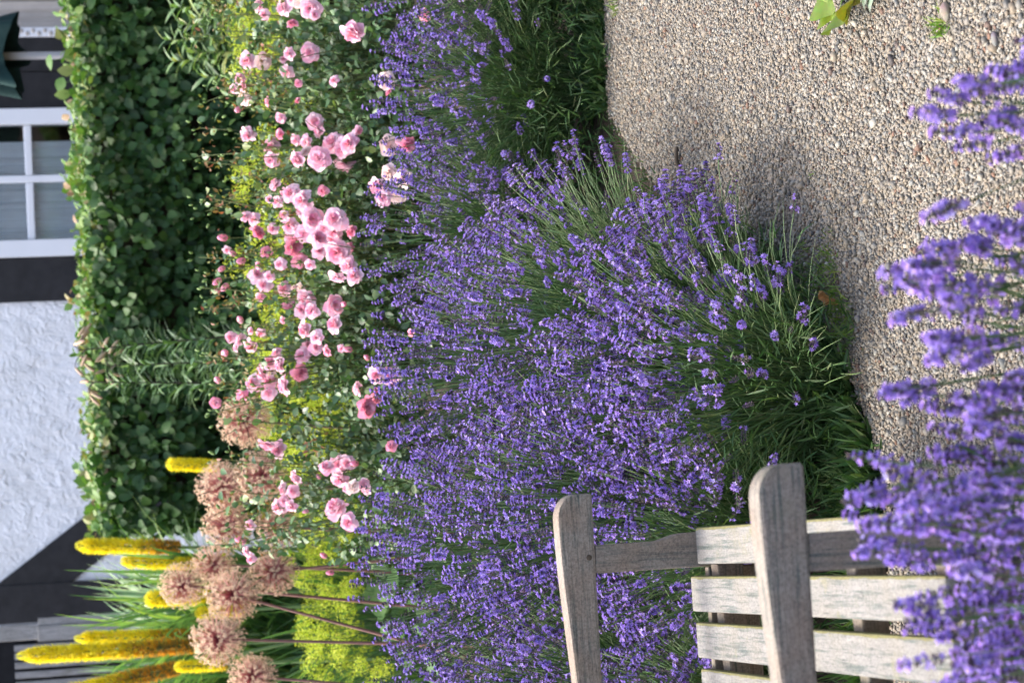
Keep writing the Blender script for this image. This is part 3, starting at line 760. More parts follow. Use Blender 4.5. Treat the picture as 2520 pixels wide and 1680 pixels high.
# ================================================================ BENCH
bench = thing('garden_bench', 'weathered silver grey slatted wooden garden bench', 'bench', (-.263, 2.965, 0), R(5.2))
def bpart(name, x0, x1, y0, y1, z0, z1, mat, bev=.005, parent=bench):
    c = np.array([(x0 + x1) / 2, (y0 + y1) / 2, (z0 + z1) / 2])
    V, Fc = box(x0 - c[0], x1 - c[0], y0 - c[1], y1 - c[1], z0 - c[2], z1 - c[2])
    return ob(name, bevel_mesh(mesh(name, V, Fc, mat), bev, 2), parent, loc=tuple(c))
def prism(name, poly, y0, y1, mat, bev=.004, parent=bench):
    """outline in local x,z pulled along y"""
    poly = np.array(poly); c = np.array([poly[:, 0].mean(), (y0 + y1) / 2, poly[:, 1].mean()])
    n = len(poly); h = (y1 - y0) / 2
    V = np.concatenate([np.stack([poly[:, 0] - c[0], np.full(n, -h), poly[:, 1] - c[2]], 1), np.stack([poly[:, 0] - c[0], np.full(n, h), poly[:, 1] - c[2]], 1)])
    me = bpy.data.meshes.new(name)
    fs = [tuple(range(n)), tuple(range(2 * n - 1, n - 1, -1))] + [(i, i + n, (i + 1) % n + n, (i + 1) % n) for i in range(n)]
    me.from_pydata([tuple(v) for v in V], [], fs)
    import bmesh
    bm = bmesh.new(); bm.from_mesh(me); bmesh.ops.recalc_face_normals(bm, faces=bm.faces)
    es = [e for e in bm.edges if abs(e.verts[0].co.y - e.verts[1].co.y) < 1e-6]
    bmesh.ops.bevel(bm, geom=es, offset=bev, segments=2, affect='EDGES', profile=.6)
    bm.to_mesh(me); bm.free(); me.materials.append(mat)
    return ob(name, me, parent, loc=tuple(c))
LEN = 1.215
def arm_outline():
    bot = [(-.56, .618), (.078, .612)]
    tip = [(.083, .616), (.083, .644)] + [(.083 - .045 * (1 - math.cos(a)), .644 + .036 * math.sin(a)) for a in np.linspace(.15, 1.5, 8)]
    top = [(x, .680 - .020 * (1 - math.cos(math.pi * min(1, (.038 - x) / .42))) / 2) for x in np.linspace(.02, -.56, 16)]
    return bot + tip + top
for y0 in (-.002, LEN - .047):
    prism('armrest', arm_outline(), y0, y0 + .048, M['wood_arm'], .006)
for y0 in (.002, LEN - .045):
    prism('leg', [(-.065, 0), (.0, 0), (.0, .435), (-.002, .455), (-.008, .475), (-.012, .49), (-.013, .612), (-.065, .615)], y0, y0 + .043, M['wood_leg'])
for y0 in (.002, LEN - .045):
    prism('leg', [(-.60, 0), (-.535, 0), (-.535, .42), (-.60, .95), (-.65, .95), (-.60, .42)], y0, y0 + .043, M['wood_leg'])
bpart('seat_slat', -.060, .008, .047, LEN - .047, .398, .420, M['wood_slat'], .006)
for k in range(5):
    x1 = -.082 - .0865 * k; zz = .421 - .004 * min(k, 3)
    bpart('seat_slat', x1 - .066, x1, .0, LEN, zz - .021, zz, M['wood_slat'], .005)
for y0 in (.050, .41, .77, LEN - .095):
    prism('cross_rail', [(-.53, .345), (-.062, .345), (-.062, .396), (-.25, .385), (-.53, .385)], y0, y0 + .042, M['wood_arm'])
bpart('front_rail', -.045, -.018, .046, LEN - .046, .33, .397, M['wood_slat'], .004)
for y0 in (.012, LEN - .035):
    bpart('side_rail', -.535, -.066, y0, y0 + .024, .30, .395, M['wood_arm'], .004)
bpart('back_rail', -.645, -.605, .046, LEN - .046, .86, .945, M['wood_slat'], .006)
bpart('back_rail', -.585, -.553, .046, LEN - .046, .45, .50, M['wood_slat'], .006)
for k in range(11):
    y0 = .09 + k * .0955
    prism('back_slat', [(-.575, .505), (-.560, .505), (-.618, .858), (-.633, .858)], y0, y0 + .05, M['wood_leg'], .003)
# plugged screw hole on the far arm
V, Fs = sphere(10, 6)
bw = np.array(at(1453, 1355, 4.10)); loc = bench.matrix_basis.inverted() if False else None
ob('screw_plug', mesh('screw_plug', V * [.0055, .0015, .0055] + [-.035, LEN - .0475, .626], Fs, M['stick'], True), bench)

# ================================================================ ROSES
def petal(L, W, a0, curl, cup=.35, nu=5, nv=4, wav=.0, seed=0):
    r = np.random.default_rng(seed); V = []
    for j in range(nv):
        v = j / (nv - 1)
        al = a0 + curl * v; wv = W * (.25 + .75 * math.sin(math.pi * min(1, .18 + .52 * v))) if j < nv - 1 else W * .62
        rr, z = L * v * math.sin(al), L * v * math.cos(al)
        for i in range(nu):
            u_ = -1 + 2 * i / (nu - 1)
            ed = (1 - .18 * u_ * u_) if j == nv - 1 else 1
            V.append((rr * ed - 0 + cup * wv * .5 * u_ * u_ * -math.cos(al) * .6, u_ * wv / 2, z * ed + cup * wv * .5 * u_ * u_ * math.sin(al) + wav * r.normal() * L * v))
    idx = np.arange(nu * nv).reshape(nv, nu)
    Fq = np.stack([idx[:-1, :-1], idx[:-1, 1:], idx[1:, 1:], idx[1:, :-1]], -1).reshape(-1, 4)
    return np.array(V), Fq
def rosette(seed, deep=False):
    r = np.random.default_rng(seed); b = MB()
    for (k, a0, L, W) in ((7, 1.08, .034, .030), (7, .86, .031, .028), (6, .62, .028, .025), (6, .42, .025, .021), (5, .25, .023, .017), (4, .1, .021, .013)):
        for i in range(k):
            V, Fq = petal(L * r.uniform(.88, 1.1), W * r.uniform(.9, 1.15), a0 + r.normal(0, .08), r.uniform(.1, .4), .4, wav=.07, seed=int(r.integers(1e6)))
            a = 2 * math.pi * i / k + r.uniform(-.3, .3); c, s_ = math.cos(a), math.sin(a)
            V = V @ np.array([[c, s_, 0], [-s_, c, 0], [0, 0, 1]]); V[:, 2] += .004 * (1.1 - a0)
            b.add(V, Fq, r.uniform(0, .25) + (.3 if a0 > .7 else 0), mi=(2 if (a0 < .6 and deep) else 0))
    V, Fs = sphere(8, 6); b.add(V * [.007, .007, .008] + [0, 0, -.008], Fs, mi=1)
    for i in range(5):
        SV, SF = leaf(.022, .007); a = i * 1.257
        Rm = frames(np.array([[math.cos(a), math.sin(a), -.5]]), np.array([[0, 0, 1.0]]))
        V, Fo = scatter(SV, SF, Rm, np.ones(1), np.array([[0, 0, -.004]])); b.add(V, Fo, mi=1)
    return b
ROS = {'pink': [], 'deep': [], 'pale': []}
PET = {}
for key, mname in (('pink', 'petal'), ('deep', 'petal_deep'), ('pale', 'petal_pale')):
    for k in range(3):
        ROS[key].append(rosette(40 + k, True).mesh('bloom', [M[mname], M['sepal'], M['petal_deep'] if key != 'pale' else M['petal_pale']], True))
    PET[key] = [mesh('petal', *petal(.038, .040, 1.30 + .12 * k, .25, .3, wav=.06, seed=k), M[mname], True) for k in range(3)]
b = MB()   # bud
V, Fs = sphere(10, 8); V = V * [.010, .010, .016]; V[:, 2] += .012; V[:, :2] *= (1 - .35 * np.clip(V[:, 2:3] / .028, 0, 1)); b.add(V, Fs, mi=0)
V, Fs = sphere(8, 6); b.add(V * [.0065, .0065, .009] + [0, 0, -.003], Fs, mi=1)
for i in range(5):
    SV, SF = leaf(.022, .006); a = i * 1.257
    V, Fo = scatter(SV, SF, frames(np.array([[math.cos(a) * .45, math.sin(a) * .45, 1]]), np.array([[math.cos(a), math.sin(a), 0.]])), np.ones(1), np.array([[math.cos(a) * .004, math.sin(a) * .004, 0]])); b.add(V, Fo, mi=1)
BUD = b.mesh('bud', [M['petal_deep'], M['sepal']], True)
b = MB(); V, Fs = sphere(8, 6); V = V * [.004, .004, .008]; b.add(V, Fs, mi=0)
GBUD = b.mesh('green_bud', [M['sepal']], True)

BL = """641 15 40|764 23 55|774 36 30|869 77 62|1045 38 35 d|609 149 45|647 151 45 p|714 132 35|764 130 50|707 176 40|578 218 30|601 214 35|603 243 40 p|589 268 22 b|823 199 30|953 199 50 p|959 230 24 d|
775 298 45|691 291 30|611 329 45|668 363 50|754 350 40|733 390 45|821 356 65|787 390 60|848 402 60|959 360 55 p|1001 356 45 d|932 459 52|959 425 45 p|997 440 52 p|978 478 48 p|680 455 40|701 474 30|684 497 35|747 494 55|745 517 40|
626 540 35|634 572 40 d|672 562 30|768 540 60|825 540 65|714 555 45|749 574 50|867 570 35 d|557 585 25 b|783 589 50|559 613 25|578 626 20 b|550 659 20 b|542 688 22 b|559 701 22|540 713 20 b|638 653 25|634 678 45|651 701 40|642 730 28|
722 604 55 d|821 567 45|737 642 45 d|764 650 30|833 619 70|858 653 50|829 678 48|875 686 38|701 711 40|707 747 38 d|699 787 25|753 734 45|745 764 45|768 764 40|821 749 55|846 749 20 b|753 810 45|779 829 40|825 799 50|594 791 22 b|642 818 28|
619 814 25|592 837 40|617 850 40|584 856 25|554 871 26 b|745 875 45|806 864 30 d|841 856 25|864 860 22|668 894 45|691 898 45|647 917 45|624 944 48|668 938 52 p|703 948 52|661 965 40|737 917 48 d|538 938 22 b|596 971 35 d|531 990 30 d|963 925 55|
902 1002 58 d|925 975 45 d|883 956 40|659 1090 50|906 883 18 b|963 1097 30 d|1013 818 25 d|833 1141 50|806 1143 25|856 1137 40|837 1176 50|869 1199 45 p|902 1199 42|879 1141 22 b|730 1174 38|701 1204 42|722 1208 35|688 1245 42|718 1243 35|829 1254 68|
615 1292 28|603 1331 26 b|609 1356 32|619 1375 28|802 1369 18 b|820 1409 18 b|758 1256 14 b|787 1176 14 b|700 20 45|720 60 30 d|655 620 30 d|690 650 35|600 640 24 b|735 205 26 d|660 250 28|735 250 24 d|690 330 30 d|880 320 28|795 470 30 d|860 610 28 d"""
blooms = []
for e in BL.replace('\n', '').split('|'):
    q = e.split(); blooms.append((float(q[0]), float(q[1]), float(q[2]), q[3] if len(q) > 3 else 'n'))
BUSH = [('rose bush with few loose pink sprays bending down to the alliums', -.40, 7.45, .30, .92),
        ('rose bush carrying the big cluster with one faded cream bloom', .02, 7.50, .30, .98),
        ('rose bush most thickly covered with pink blooms in the middle', .34, 7.50, .30, .98),
        ('rose bush with faded cream blooms low against the lavender', .66, 7.45, .30, .98),
        ('rose bush below the narrow leaved shoots, furthest from the alliums', .98, 7.50, .30, .96)]
trees = [thing('rose_bush', lb, 'rose bush', (x, y, 0), 0, 'pink rose bushes behind the lavender') for lb, x, y, rr, hh in BUSH]
canes = [[] for _ in BUSH]
RLV, RLF = leaf(1, .66, ((0, 0), (.15, .6), (.42, 1), (.72, .72), (1, 0)), .14, .15)
RL = [mesh('leaf', RLV, RLF, M['rose_leaf'], True), mesh('leaf', RLV * [1.1, .9, -1], RLF, M['rose_leaf'], True)]
for (px, py, sz, ty) in list(blooms):
    if ty in 'np' and sz > 33 and rng.random() < .6:
        an = rng.uniform(0, 6.28); blooms.append((px + .62 * sz * math.cos(an), py + .62 * sz * math.sin(an), sz * rng.uniform(.65, .95), 'n' if rng.random() < .8 else 'p'))
for (px, py, sz, ty) in blooms:
    Y = 6.88 + .72 * np.clip((1010 - px) / 460, 0, 1) + rng.normal(0, .06)
    c = at(px, py, Y)
    bi = int(np.argmin([abs(c[0] - B_[1]) for B_ in BUSH])); base = np.array([BUSH[bi][1], BUSH[bi][2], 0])
    tocam = nrm(CAM - c)
    face = nrm(tocam * rng.uniform(.35, 1.1) + np.array([0, 0, .55]) + rng.normal(0, .42, 3))
    if ty == 'd' and sz > 35: face = nrm(face + np.array([0, .3, -.9]))
    s_ = 1.12 * sz * Y / F / .078
    Q = zframes(face[None], np.array([rng.uniform(0, 6)]))[0]
    if ty == 'b' or sz <= 22:
        ob('bud', BUD, trees[bi], mat4(Q, .88 * sz * Y / F / .021, c - base))
    else:
        key = {'n': 'pink', 'p': 'pale', 'd': 'deep', 'b': 'pink'}[ty]
        k = int(rng.integers(3))
        sq = np.array([1, 1, rng.uniform(.8, 1.15)])
        bo = ob('bloom', ROS[key][k], trees[bi], mat4(Q, s_ * sq, c - base))
        if ty == 'p' and sz > 50 and px < 700: bo['label'] = 'faded cream bloom with brown centre'
        if sz > 27:
            for j in range(5):
                a = j * 2 * math.pi / 5 + rng.uniform(-.25, .25)
                ca, sa = math.cos(a), math.sin(a)
                ob('petal', PET[key][int(rng.integers(3))], bo, mat4(np.array([[ca, -sa, 0], [sa, ca, 0], [0, 0, 1]]), rng.uniform(.85, 1.1), (0, 0, -.002)))
    canes[bi].append(c - base - face * .012)
for bi, (lb, x, y, rr, hh) in enumerate(BUSH):
    base = np.array([x, y, 0]); tr = trees[bi]
    E_ = np.array(canes[bi])
    # green shoots that end in small buds above the blooms
    nsh = 26
    ex = np.stack([rng.uniform(-.24, .24, nsh), rng.uniform(-.25, .3, nsh), rng.uniform(.72, 1.03, nsh)], 1)
    nf = 60
    a = rng.uniform(0, 6.28, nf); q = np.sqrt(rng.random(nf)) * rr * 1.1
    fill = np.stack([q * np.cos(a), q * np.sin(a) - .08, rng.uniform(.42, .92, nf) * (1 - .25 * (q / rr) ** 2)], 1)
    ends = np.concatenate([E_, ex, fill]); n = len(ends)
    st = np.stack([ends[:, 0] * .25, ends[:, 1] * .25, np.zeros(n)], 1) + rng.normal(0, .02, (n, 3)) * [1, 1, 0]
    ct = st * .45 + ends * .55 + np.array([0, 0, .16]) + rng.normal(0, .06, (n, 3))
    P = bez(st, ct, ends, 9)
    rad = np.linspace(.0032, .0013, 9)
    V, Fq = tubes(P, np.broadcast_to(rad, (n, 9)), 4)
    ob('canes', mesh('canes', V, Fq, M['cane'], True, np.repeat(rng.random(n), 36)), tr, kind='stuff')
    for i in range(len(E_), len(E_) + nsh):
        tp_ = P[i, -1]
        for j in range(int(rng.integers(2, 5))):
            o_ = rng.normal(0, .018, 3) + [0, 0, .012]
            ob('green_bud', GBUD, tr, mat4(zframes(nrm(o_ + [0, 0, .03])[None], np.zeros(1))[0], rng.uniform(.8, 1.3), tp_ + o_))
    nl = 2300
    k = rng.integers(0, n, nl); tt = rng.uniform(.42, .985, nl); seg = np.minimum((tt * 8).astype(int), 7); fr = (tt * 8 - seg)[:, None]
    pos = P[k, seg] * (1 - fr) + P[k, seg + 1] * fr + rng.normal(0, .022, (nl, 3))
    d = rng.normal(0, .8, (nl, 3)) + [0, -.25, 0]; nh = rng.normal(0, .5, (nl, 3)) + [0, -.25, .9]
    s_ = rng.uniform(.020, .038, nl)
    # no leaf sits right in front of a bloom
    dxz = np.linalg.norm((pos[:, None, [0, 2]] - E_[None][:, :, [0, 2]]), axis=2); infr = pos[:, None, 1] < E_[None, :, 1] + .03
    okl = ~((dxz < .042) & infr).any(1); pos, d, nh, s_ = pos[okl], d[okl], nh[okl], s_[okl]; nl = len(pos)
    cand = np.argsort(pos[:, 1] + .25 * np.abs(pos[:, 2] - .75) + rng.uniform(0, .12, nl))[:290]
    leaf_batch(tr, np.zeros(3), pos, d, nh, s_, RL, cand, M['rose_leaf'], (RLV, RLF))
    nl = 260   # reddish young leaves and bracts round the buds
    k = rng.integers(len(E_), len(E_) + nsh, nl); pos = P[k, 7] * .5 + P[k, 8] * .5 + rng.normal(0, .02, (nl, 3))
    leaf_batch(tr, np.zeros(3), pos, rng.normal(0, .7, (nl, 3)) + [0, 0, .4], rng.normal(0, .7, (nl, 3)) + [0, -.3, .6], rng.uniform(.010, .024, nl), RL, [], M['rose_shoot'], (RLV * [.7, 1, 1], RLF), stuffname='young_shoots')

# ================================================================ ALLIUMS
def allium_mesh(seed):
    r = np.random.default_rng(seed); b = MB(); n = 330
    i = np.arange(n) + .5; ph = np.arccos(1 - 2 * i / n); th = math.pi * (1 + 5 ** .5) * i
    d = nrm(np.stack([np.cos(th) * np.sin(ph), np.sin(th) * np.sin(ph), np.cos(ph)], 1) + r.normal(0, .09, (n, 3)))
    Lr = r.uniform(.060, .082, n)
    P = np.stack([d * .006, d * Lr[:, None] * .5, d * Lr[:, None]], 1)
    V, Fq = tubes(P, np.full(n, .0007), 3)
    tc_ = np.repeat(np.stack([np.full((n, 3), (.34, .05, .09)), np.full((n, 3), (.48, .20, .19)), np.full((n, 3), (.74, .52, .40))], 1).reshape(-1, 3), 3, axis=0)
    b.add(V, Fq, tint=tc_)
    V, Fo = scatter(OCT_V * [.0017, .0017, .0022], OCT_F, zframes(d, r.uniform(0, 6, n)), r.uniform(.8, 1.2, n), d * Lr[:, None])
    b.add(V, Fo, tint=np.repeat(np.where(r.random(n)[:, None] < .25, [[.38, .30, .13]], [[.68, .47, .28]]), 6, axis=0))
    pv = np.array([(0, 0, 0), (.0010, .003, .0014), (0, .0086, .0046), (-.0010, .003, .0014)], float); pf = np.array([(0, 1, 2), (0, 2, 3)])
    for k in range(6):
        a = k * math.pi / 3; Z = zframes(d, np.full(n, a) + r.normal(0, .2, n))
        V, Fo = scatter(pv, pf, Z, r.uniform(.8, 1.25, n), d * Lr[:, None])
        c_ = np.array([.78, .61, .43]) * r.uniform(.75, 1.1, (n, 1)); b.add(V, Fo, tint=np.repeat(c_, 4, axis=0))
    V, Fs = sphere(8, 6); b.add(V * .009, Fs, tint=(.28, .05, .08))
    return b.mesh('seed_head', [M['tint']])
AM = [allium_mesh(60 + k) for k in range(4)]
AL = [(604, 1036, 128, 8.25, (690, 1042), 'allium seed head half hidden behind the rose spray, next to the hedge'),
      (548, 1198, 128, 8.05, (760, 1215), 'dried allium seed head just beside the lone short yellow spike'),
      (645, 1172, 130, 7.95, (850, 1195), 'dried allium seed head touching the hanging pink rose blooms'),
      (560, 1295, 118, 8.1, (760, 1300), 'dried allium seed head between two others below the hedge end'),
      (684, 1296, 112, 8.0, (880, 1310), 'lowest dried allium seed head behind the thin rose stems'),
      (526, 1390, 104, 8.2, (700, 1400), 'small dried allium seed head below the paired yellow spikes'),
      (448, 1440, 116, 8.1, (650, 1460), 'topmost dried allium seed head, tallest of the group'),
      (574, 1463, 126, 7.9, (890, 1548), 'dried allium seed head on a long slanting purple stem'),
      (674, 1405, 118, 7.95, (880, 1385), 'low dried allium seed head with two brown stems below'),
      (536, 1572, 132, 7.8, (895, 1582), 'big dried allium seed head on an upright purple stem'),
      (622, 1664, 118, 7.8, (900, 1690), 'dried allium seed head cut by the picture edge')]
for k, (px, py, dm, Y, (qx, qy), lb) in enumerate(AL):
    c = at(px, py, Y); e = at(qx, qy, Y - .02); dd = nrm(e - c); bs = c + dd * (c[2] / max(1e-3, -dd[2])); bs[1] = Y
    t = thing('allium', lb, 'allium', tuple(bs), 0, 'dried allium seed heads')
    Q = zframes(nrm(-dd + rng.normal(0, .05, 3))[None], np.array([rng.uniform(0, 6)]))[0]
    ob('seed_head', AM[k % 4], t, mat4(Q, dm * Y / F / .150 * rng.uniform(.93, 1.05), c - bs))
    mid = (c + bs) / 2 - bs + rng.normal(0, .015, 3)
    V, Fq = tubes(bez(np.zeros((1, 3)), mid[None], (c - bs)[None], 8), np.linspace(.0065, .0045, 8)[None], 8)
    ob('stem', mesh('stem', V, Fq, M['allium_stem'], True), t)

# ================================================================ FOXTAIL LILIES
def foxtail(label, tip, bot, wpx, Y, faded):
    a = at(*tip, Y); b_ = at(*bot, Y); ax = a - b_; L = np.linalg.norm(ax); ax = ax / L
    bs = b_ - ax * (b_[2] / ax[2]); t = thing('foxtail_lily', label, 'foxtail lily', tuple(bs), 0, 'yellow foxtail lilies')
    r = np.random.default_rng(int(tip[1])); n = int(1400 * L / .6); rad = wpx * Y / F / 2
    tt = np.sort(r.random(n)); an = np.arange(n) * 2.39996 + r.normal(0, .2, n)
    prof = np.clip(np.minimum(1, ((1 - tt) * 6) ** .7 + .22) * (.86 + .14 * np.minimum(1, tt * 4)), .1, 1)
    x = nrm(np.cross(ax, [0, 1.0, 0])); y = np.cross(ax, x)
    rd = np.cos(an)[:, None] * x + np.sin(an)[:, None] * y
    d = nrm(rd + ax * (.25 + .5 * tt[:, None]) + r.normal(0, .25, (n, 3)))
    pos = b_ - bs + ax * (tt * L)[:, None] + rd * (rad * .50 * prof)[:, None]
    yel = np.array([.96, .82, .02]); yel2 = np.array([.98, .90, .07]); org = np.array([.75, .38, .03]); brn = np.array([.30, .24, .06]); grn = np.array([.55, .58, .10])
    c_ = np.where(r.random((n, 1)) < .5, yel, yel2) * r.uniform(.8, 1.08, (n, 1))
    lo = np.clip((faded - tt) / .22 + r.normal(0, .3, n) - .1, 0, 1)[:, None]
    c_ = c_ * (1 - lo) + np.where(r.random((n, 1)) < .55, org, brn) * lo
    tg = np.clip((tt - .93) / .07, 0, 1)[:, None] * .7; c_ = c_ * (1 - tg) + grn * tg
    b = MB(); Z = zframes(d, r.uniform(0, 6, n))
    sz = rad * .58 * prof * r.uniform(.7, 1.1, n)
    for k in range(3):
        a2 = k * 2.1; pv = np.array([(0, 0, 0), (.10, .22, .35), (0, .42, 1.0), (-.10, .22, .35)], float) @ np.array([[math.cos(a2), math.sin(a2), 0], [-math.sin(a2), math.cos(a2), 0], [0, 0, 1]])
        V, Fo = scatter(pv, np.array([(0, 1, 2), (0, 2, 3)]), Z, sz, pos); b.add(V, Fo, tint=np.repeat(c_, 4, axis=0))
    V, Fo = scatter(OCT_V * [.22, .22, .3], OCT_F, Z, sz, pos); b.add(V, Fo, tint=np.repeat(c_ * .9, 6, axis=0))
    ob('flower_spike', b.mesh('flower_spike', [M['tint']]), t)
    V, Fq = tubes(np.stack([np.zeros(3), (b_ - bs) * .6, b_ - bs, a - bs - ax * .02])[None], np.array([[.008, .007, .006, .003]]), 8)
    ob('stem', mesh('stem', V, Fq, M['ere_stem'], True), t)
for a in [('lone short yellow foxtail spike in front of the hedge', (408, 1141), (540, 1146), 38, 8.9, .15),
          ('tall yellow foxtail spike at the end of the hedge', (186, 1342), (445, 1346), 44, 9.0, .45),
          ('yellow foxtail spike close beside the taller one at the hedge end', (296, 1380), (490, 1386), 39, 8.9, .2),
          ('short broad yellow foxtail spike above the topmost allium head', (355, 1474), (520, 1466), 46, 8.8, .1),
          ('yellow foxtail tip peeping between the allium heads', (480, 1508), (600, 1500), 38, 8.7, .1),
          ('tallest yellow foxtail spike, leaning, with faded orange lower half', (41, 1613), (480, 1588), 48, 8.75, .5),
          ('yellow foxtail spike close behind the tallest leaning one', (182, 1570), (500, 1562), 40, 9.0, .5),
          ('leaning foxtail spike with faded orange base at the picture edge', (88, 1722), (440, 1642), 48, 8.6, .55),
          ('short yellow foxtail spike beside the big allium head', (428, 1640), (560, 1634), 36, 8.5, .2)]:
    foxtail(*a)

# ================================================================ LADY'S MANTLE
def mantle(label, px, py, Y, wx, hgt, n=9000):
    c = at(px, py, Y); bs = np.array([c[0], Y, 0]); ztop = c[2]
    t = thing('ladys_mantle', label, 'lady\'s mantle', tuple(bs), 0, 'lime green lady\'s mantle plants')
    nc = 46
    a = rng.uniform(0, 6.28, nc); q = np.sqrt(rng.random(nc))
    cc = np.stack([q * np.cos(a) * wx, q * np.sin(a) * .28, ztop + .03 - hgt * (rng.random(nc) ** 1.1) * rng.uniform(.6, 1.25, nc) - .12 * q ** 2], 1)
    k = rng.integers(0, nc, n)
    off = rdir(n) * (rng.random((n, 1)) ** .35) * rng.uniform(.75, 1.25, (nc, 1))[k] * [.046, .046, .036]
    pos = cc[k] + off
    sv = np.concatenate([[(0, 0, 0)]] + [[(math.cos(j * .785) * (1 if j % 2 == 0 else .4), math.sin(j * .785) * (1 if j % 2 == 0 else .4), .25 if j % 2 == 0 else 0)] for j in range(8)])
    sf = np.array([(0, 1 + j, 1 + (j + 1) % 8) for j in range(8)])
    d = nrm(off / .045 + rng.normal(0, .6, (n, 3)) + [0, -.2, .5])
    V, Fo = scatter(sv, sf, zframes(d, rng.uniform(0, 6, n)), rng.uniform(.0034, .0060, n), pos)
    ob('flower_froth', mesh('flower_froth', V, Fo, M['mantle'], False, np.repeat(rng.random(n), 9)), t, kind='stuff')
    st = np.stack([cc * [.3, .3, 0], cc * [.7, .7, .55], cc], 1); V, Fq = tubes(st, np.full(nc, .0014), 3)
    ob('stems', mesh('stems', V, Fq, M['lily_leaf']), t, kind='stuff')
    rv = np.concatenate([[(0, .1, -.12)]] + [[(math.sin(j * .39) * (1 if j % 2 else .86), -math.cos(j * .39) * (1 if j % 2 else .86), .10 if j % 2 else .0)] for j in range(16)])
    rf = np.array([(0, 1 + j, 1 + (j + 1) % 16) for j in range(16)])
    me = mesh('leaf', rv, rf, M['mantle_leaf'], True)
    for j in range(22):
        a_ = rng.uniform(0, 6.28); q_ = math.sqrt(rng.random())
        pz = np.array([q_ * math.cos(a_) * wx, q_ * math.sin(a_) * .26 - .05, rng.uniform(.12, max(.2, ztop - hgt))])
        ob('leaf', me, t, mat4(zframes(nrm(np.array([rng.normal(0, .3), -.4, 1]) + rng.normal(0, .2, 3))[None], np.array([rng.uniform(0, 6)]))[0], rng.uniform(.04, .065), pz))
for (lb, px, py, Y, wx, hg, n) in [
    ('lime green lady\'s mantle below the big allium\'s upright stem', 745, 1585, 8.35, .22, .26, 6500),
    ('lime green lady\'s mantle behind the slanting allium stem', 728, 1400, 8.45, .20, .28, 6000),
    ('lime green lady\'s mantle behind the hanging rose sprays', 690, 1220, 8.5, .20, .28, 6000),
    ('brightest lime green lady\'s mantle between alliums and rose bushes', 640, 1050, 8.55, .20, .30, 6500),
    ('lady\'s mantle glimpsed behind the faded cream rose cluster', 628, 860, 8.6, .20, .26, 4200),
    ('lady\'s mantle glimpsed through the middle rose bush', 592, 670, 8.65, .20, .26, 4200),
    ('lady\'s mantle glimpsed behind the thickest rose blooms', 592, 440, 8.65, .20, .26, 4200),
    ('lady\'s mantle under the narrow leaved shoots by the hedge', 560, 120, 8.7, .24, .24, 5000)]:
    mantle(lb, px, py, Y, wx, hg, n)

# ================================================================ STRAP-LEAVED CLUMPS
def strap_mesh(seed):
    r = np.random.default_rng(seed); nseg = 12; arch = r.uniform(.25, 1.7)
    ts = np.linspace(0, 1, nseg); ang = .10 + arch * ts ** 1.8 * 1.35
    xs = np.concatenate([[0], np.cumsum(np.sin(ang[:-1]) / (nseg - 1))]); zs = np.concatenate([[0], np.cumsum(np.cos(ang[:-1]) / (nseg - 1))])
    w_ = .0080 * np.minimum(1, (1 - ts) * 3.2 + .02) * (1 - .2 * ts); tw = r.normal(0, .6) * ts
    V = []
    for i in range(nseg):
        for s_, dz in ((-1, .35), (0, 0), (1, .35)):
            V.append((xs[i] + s_ * w_[i] * math.sin(tw[i]) - dz * w_[i] * math.cos(ang[i]), s_ * w_[i] * math.cos(tw[i]), zs[i] + dz * w_[i] * math.sin(ang[i])))
    idx = np.arange(nseg * 3).reshape(nseg, 3)
    return np.array(V), np.stack([idx[:-1, :-1], idx[:-1, 1:], idx[1:, 1:], idx[1:, :-1]], -1).reshape(-1, 4)
STV = [strap_mesh(300 + k) for k in range(14)]
STR = [mesh('leaf', v_, f_, M['strap'], True) for v_, f_ in STV]
for (lb, px, py, Y, n, h0, h1, sp) in [
    ('tall arching strap leaved clump left of the hedge end', 600, 1455, 9.45, 270, .85, 1.55, .19),
    ('tall grassy clump against the grey wooden post', 600, 1570, 9.75, 270, .9, 1.6, .22),
    ('tall grassy clump at the picture edge behind the foxtails', 600, 1690, 9.3, 220, .8, 1.45, .2),
    ('lower dark strap leaved clump behind the lime green flowers', 760, 1540, 8.75, 200, .6, .95, .22),
    ('dark strap leaved clump under the paired yellow spikes', 725, 1410, 8.95, 110, .5, .8, .14)]:
    c = at(px, py, Y); bs = np.array([c[0], Y, 0]); t = thing('strap_leaf_clump', lb, 'daylily', tuple(bs), 0, 'strap leaved clumps by the foxtails')
    extra = []
    for i in range(int(n * 2.2) if px < 720 else n):
        a = rng.uniform(*((1.3, 5.0) if py < 1500 else (.7, 5.6))) if px < 720 else rng.uniform(0, 6.28); q = math.sqrt(rng.random()) * sp
        tl = rng.normal(0, .1)
        Rz = np.array(Matrix.Rotation(a, 3, 'Z') @ Matrix.Rotation(tl, 3, 'Y'))
        L = rng.uniform(h0, h1)
        if i >= 200: extra.append((int(rng.integers(14)), Rz, L, (q * math.cos(a + .6), q * math.sin(a + .6), 0))); continue
        ob('leaf', STR[int(rng.integers(14))], t, mat4(Rz, (L, L * rng.uniform(.8, 1.2), L), (q * math.cos(a + .6), q * math.sin(a + .6), 0)))

    if extra:
        bb = MB()
        for kk, Rz, L, q3 in extra:
            V_, F_2 = STV[kk]; bb.add(V_ @ Rz.T * L + np.array(q3), F_2, float(rng.random()))
        ob('more_leaves', bb.mesh('more_leaves', [M['strap']], True), t, kind='stuff')

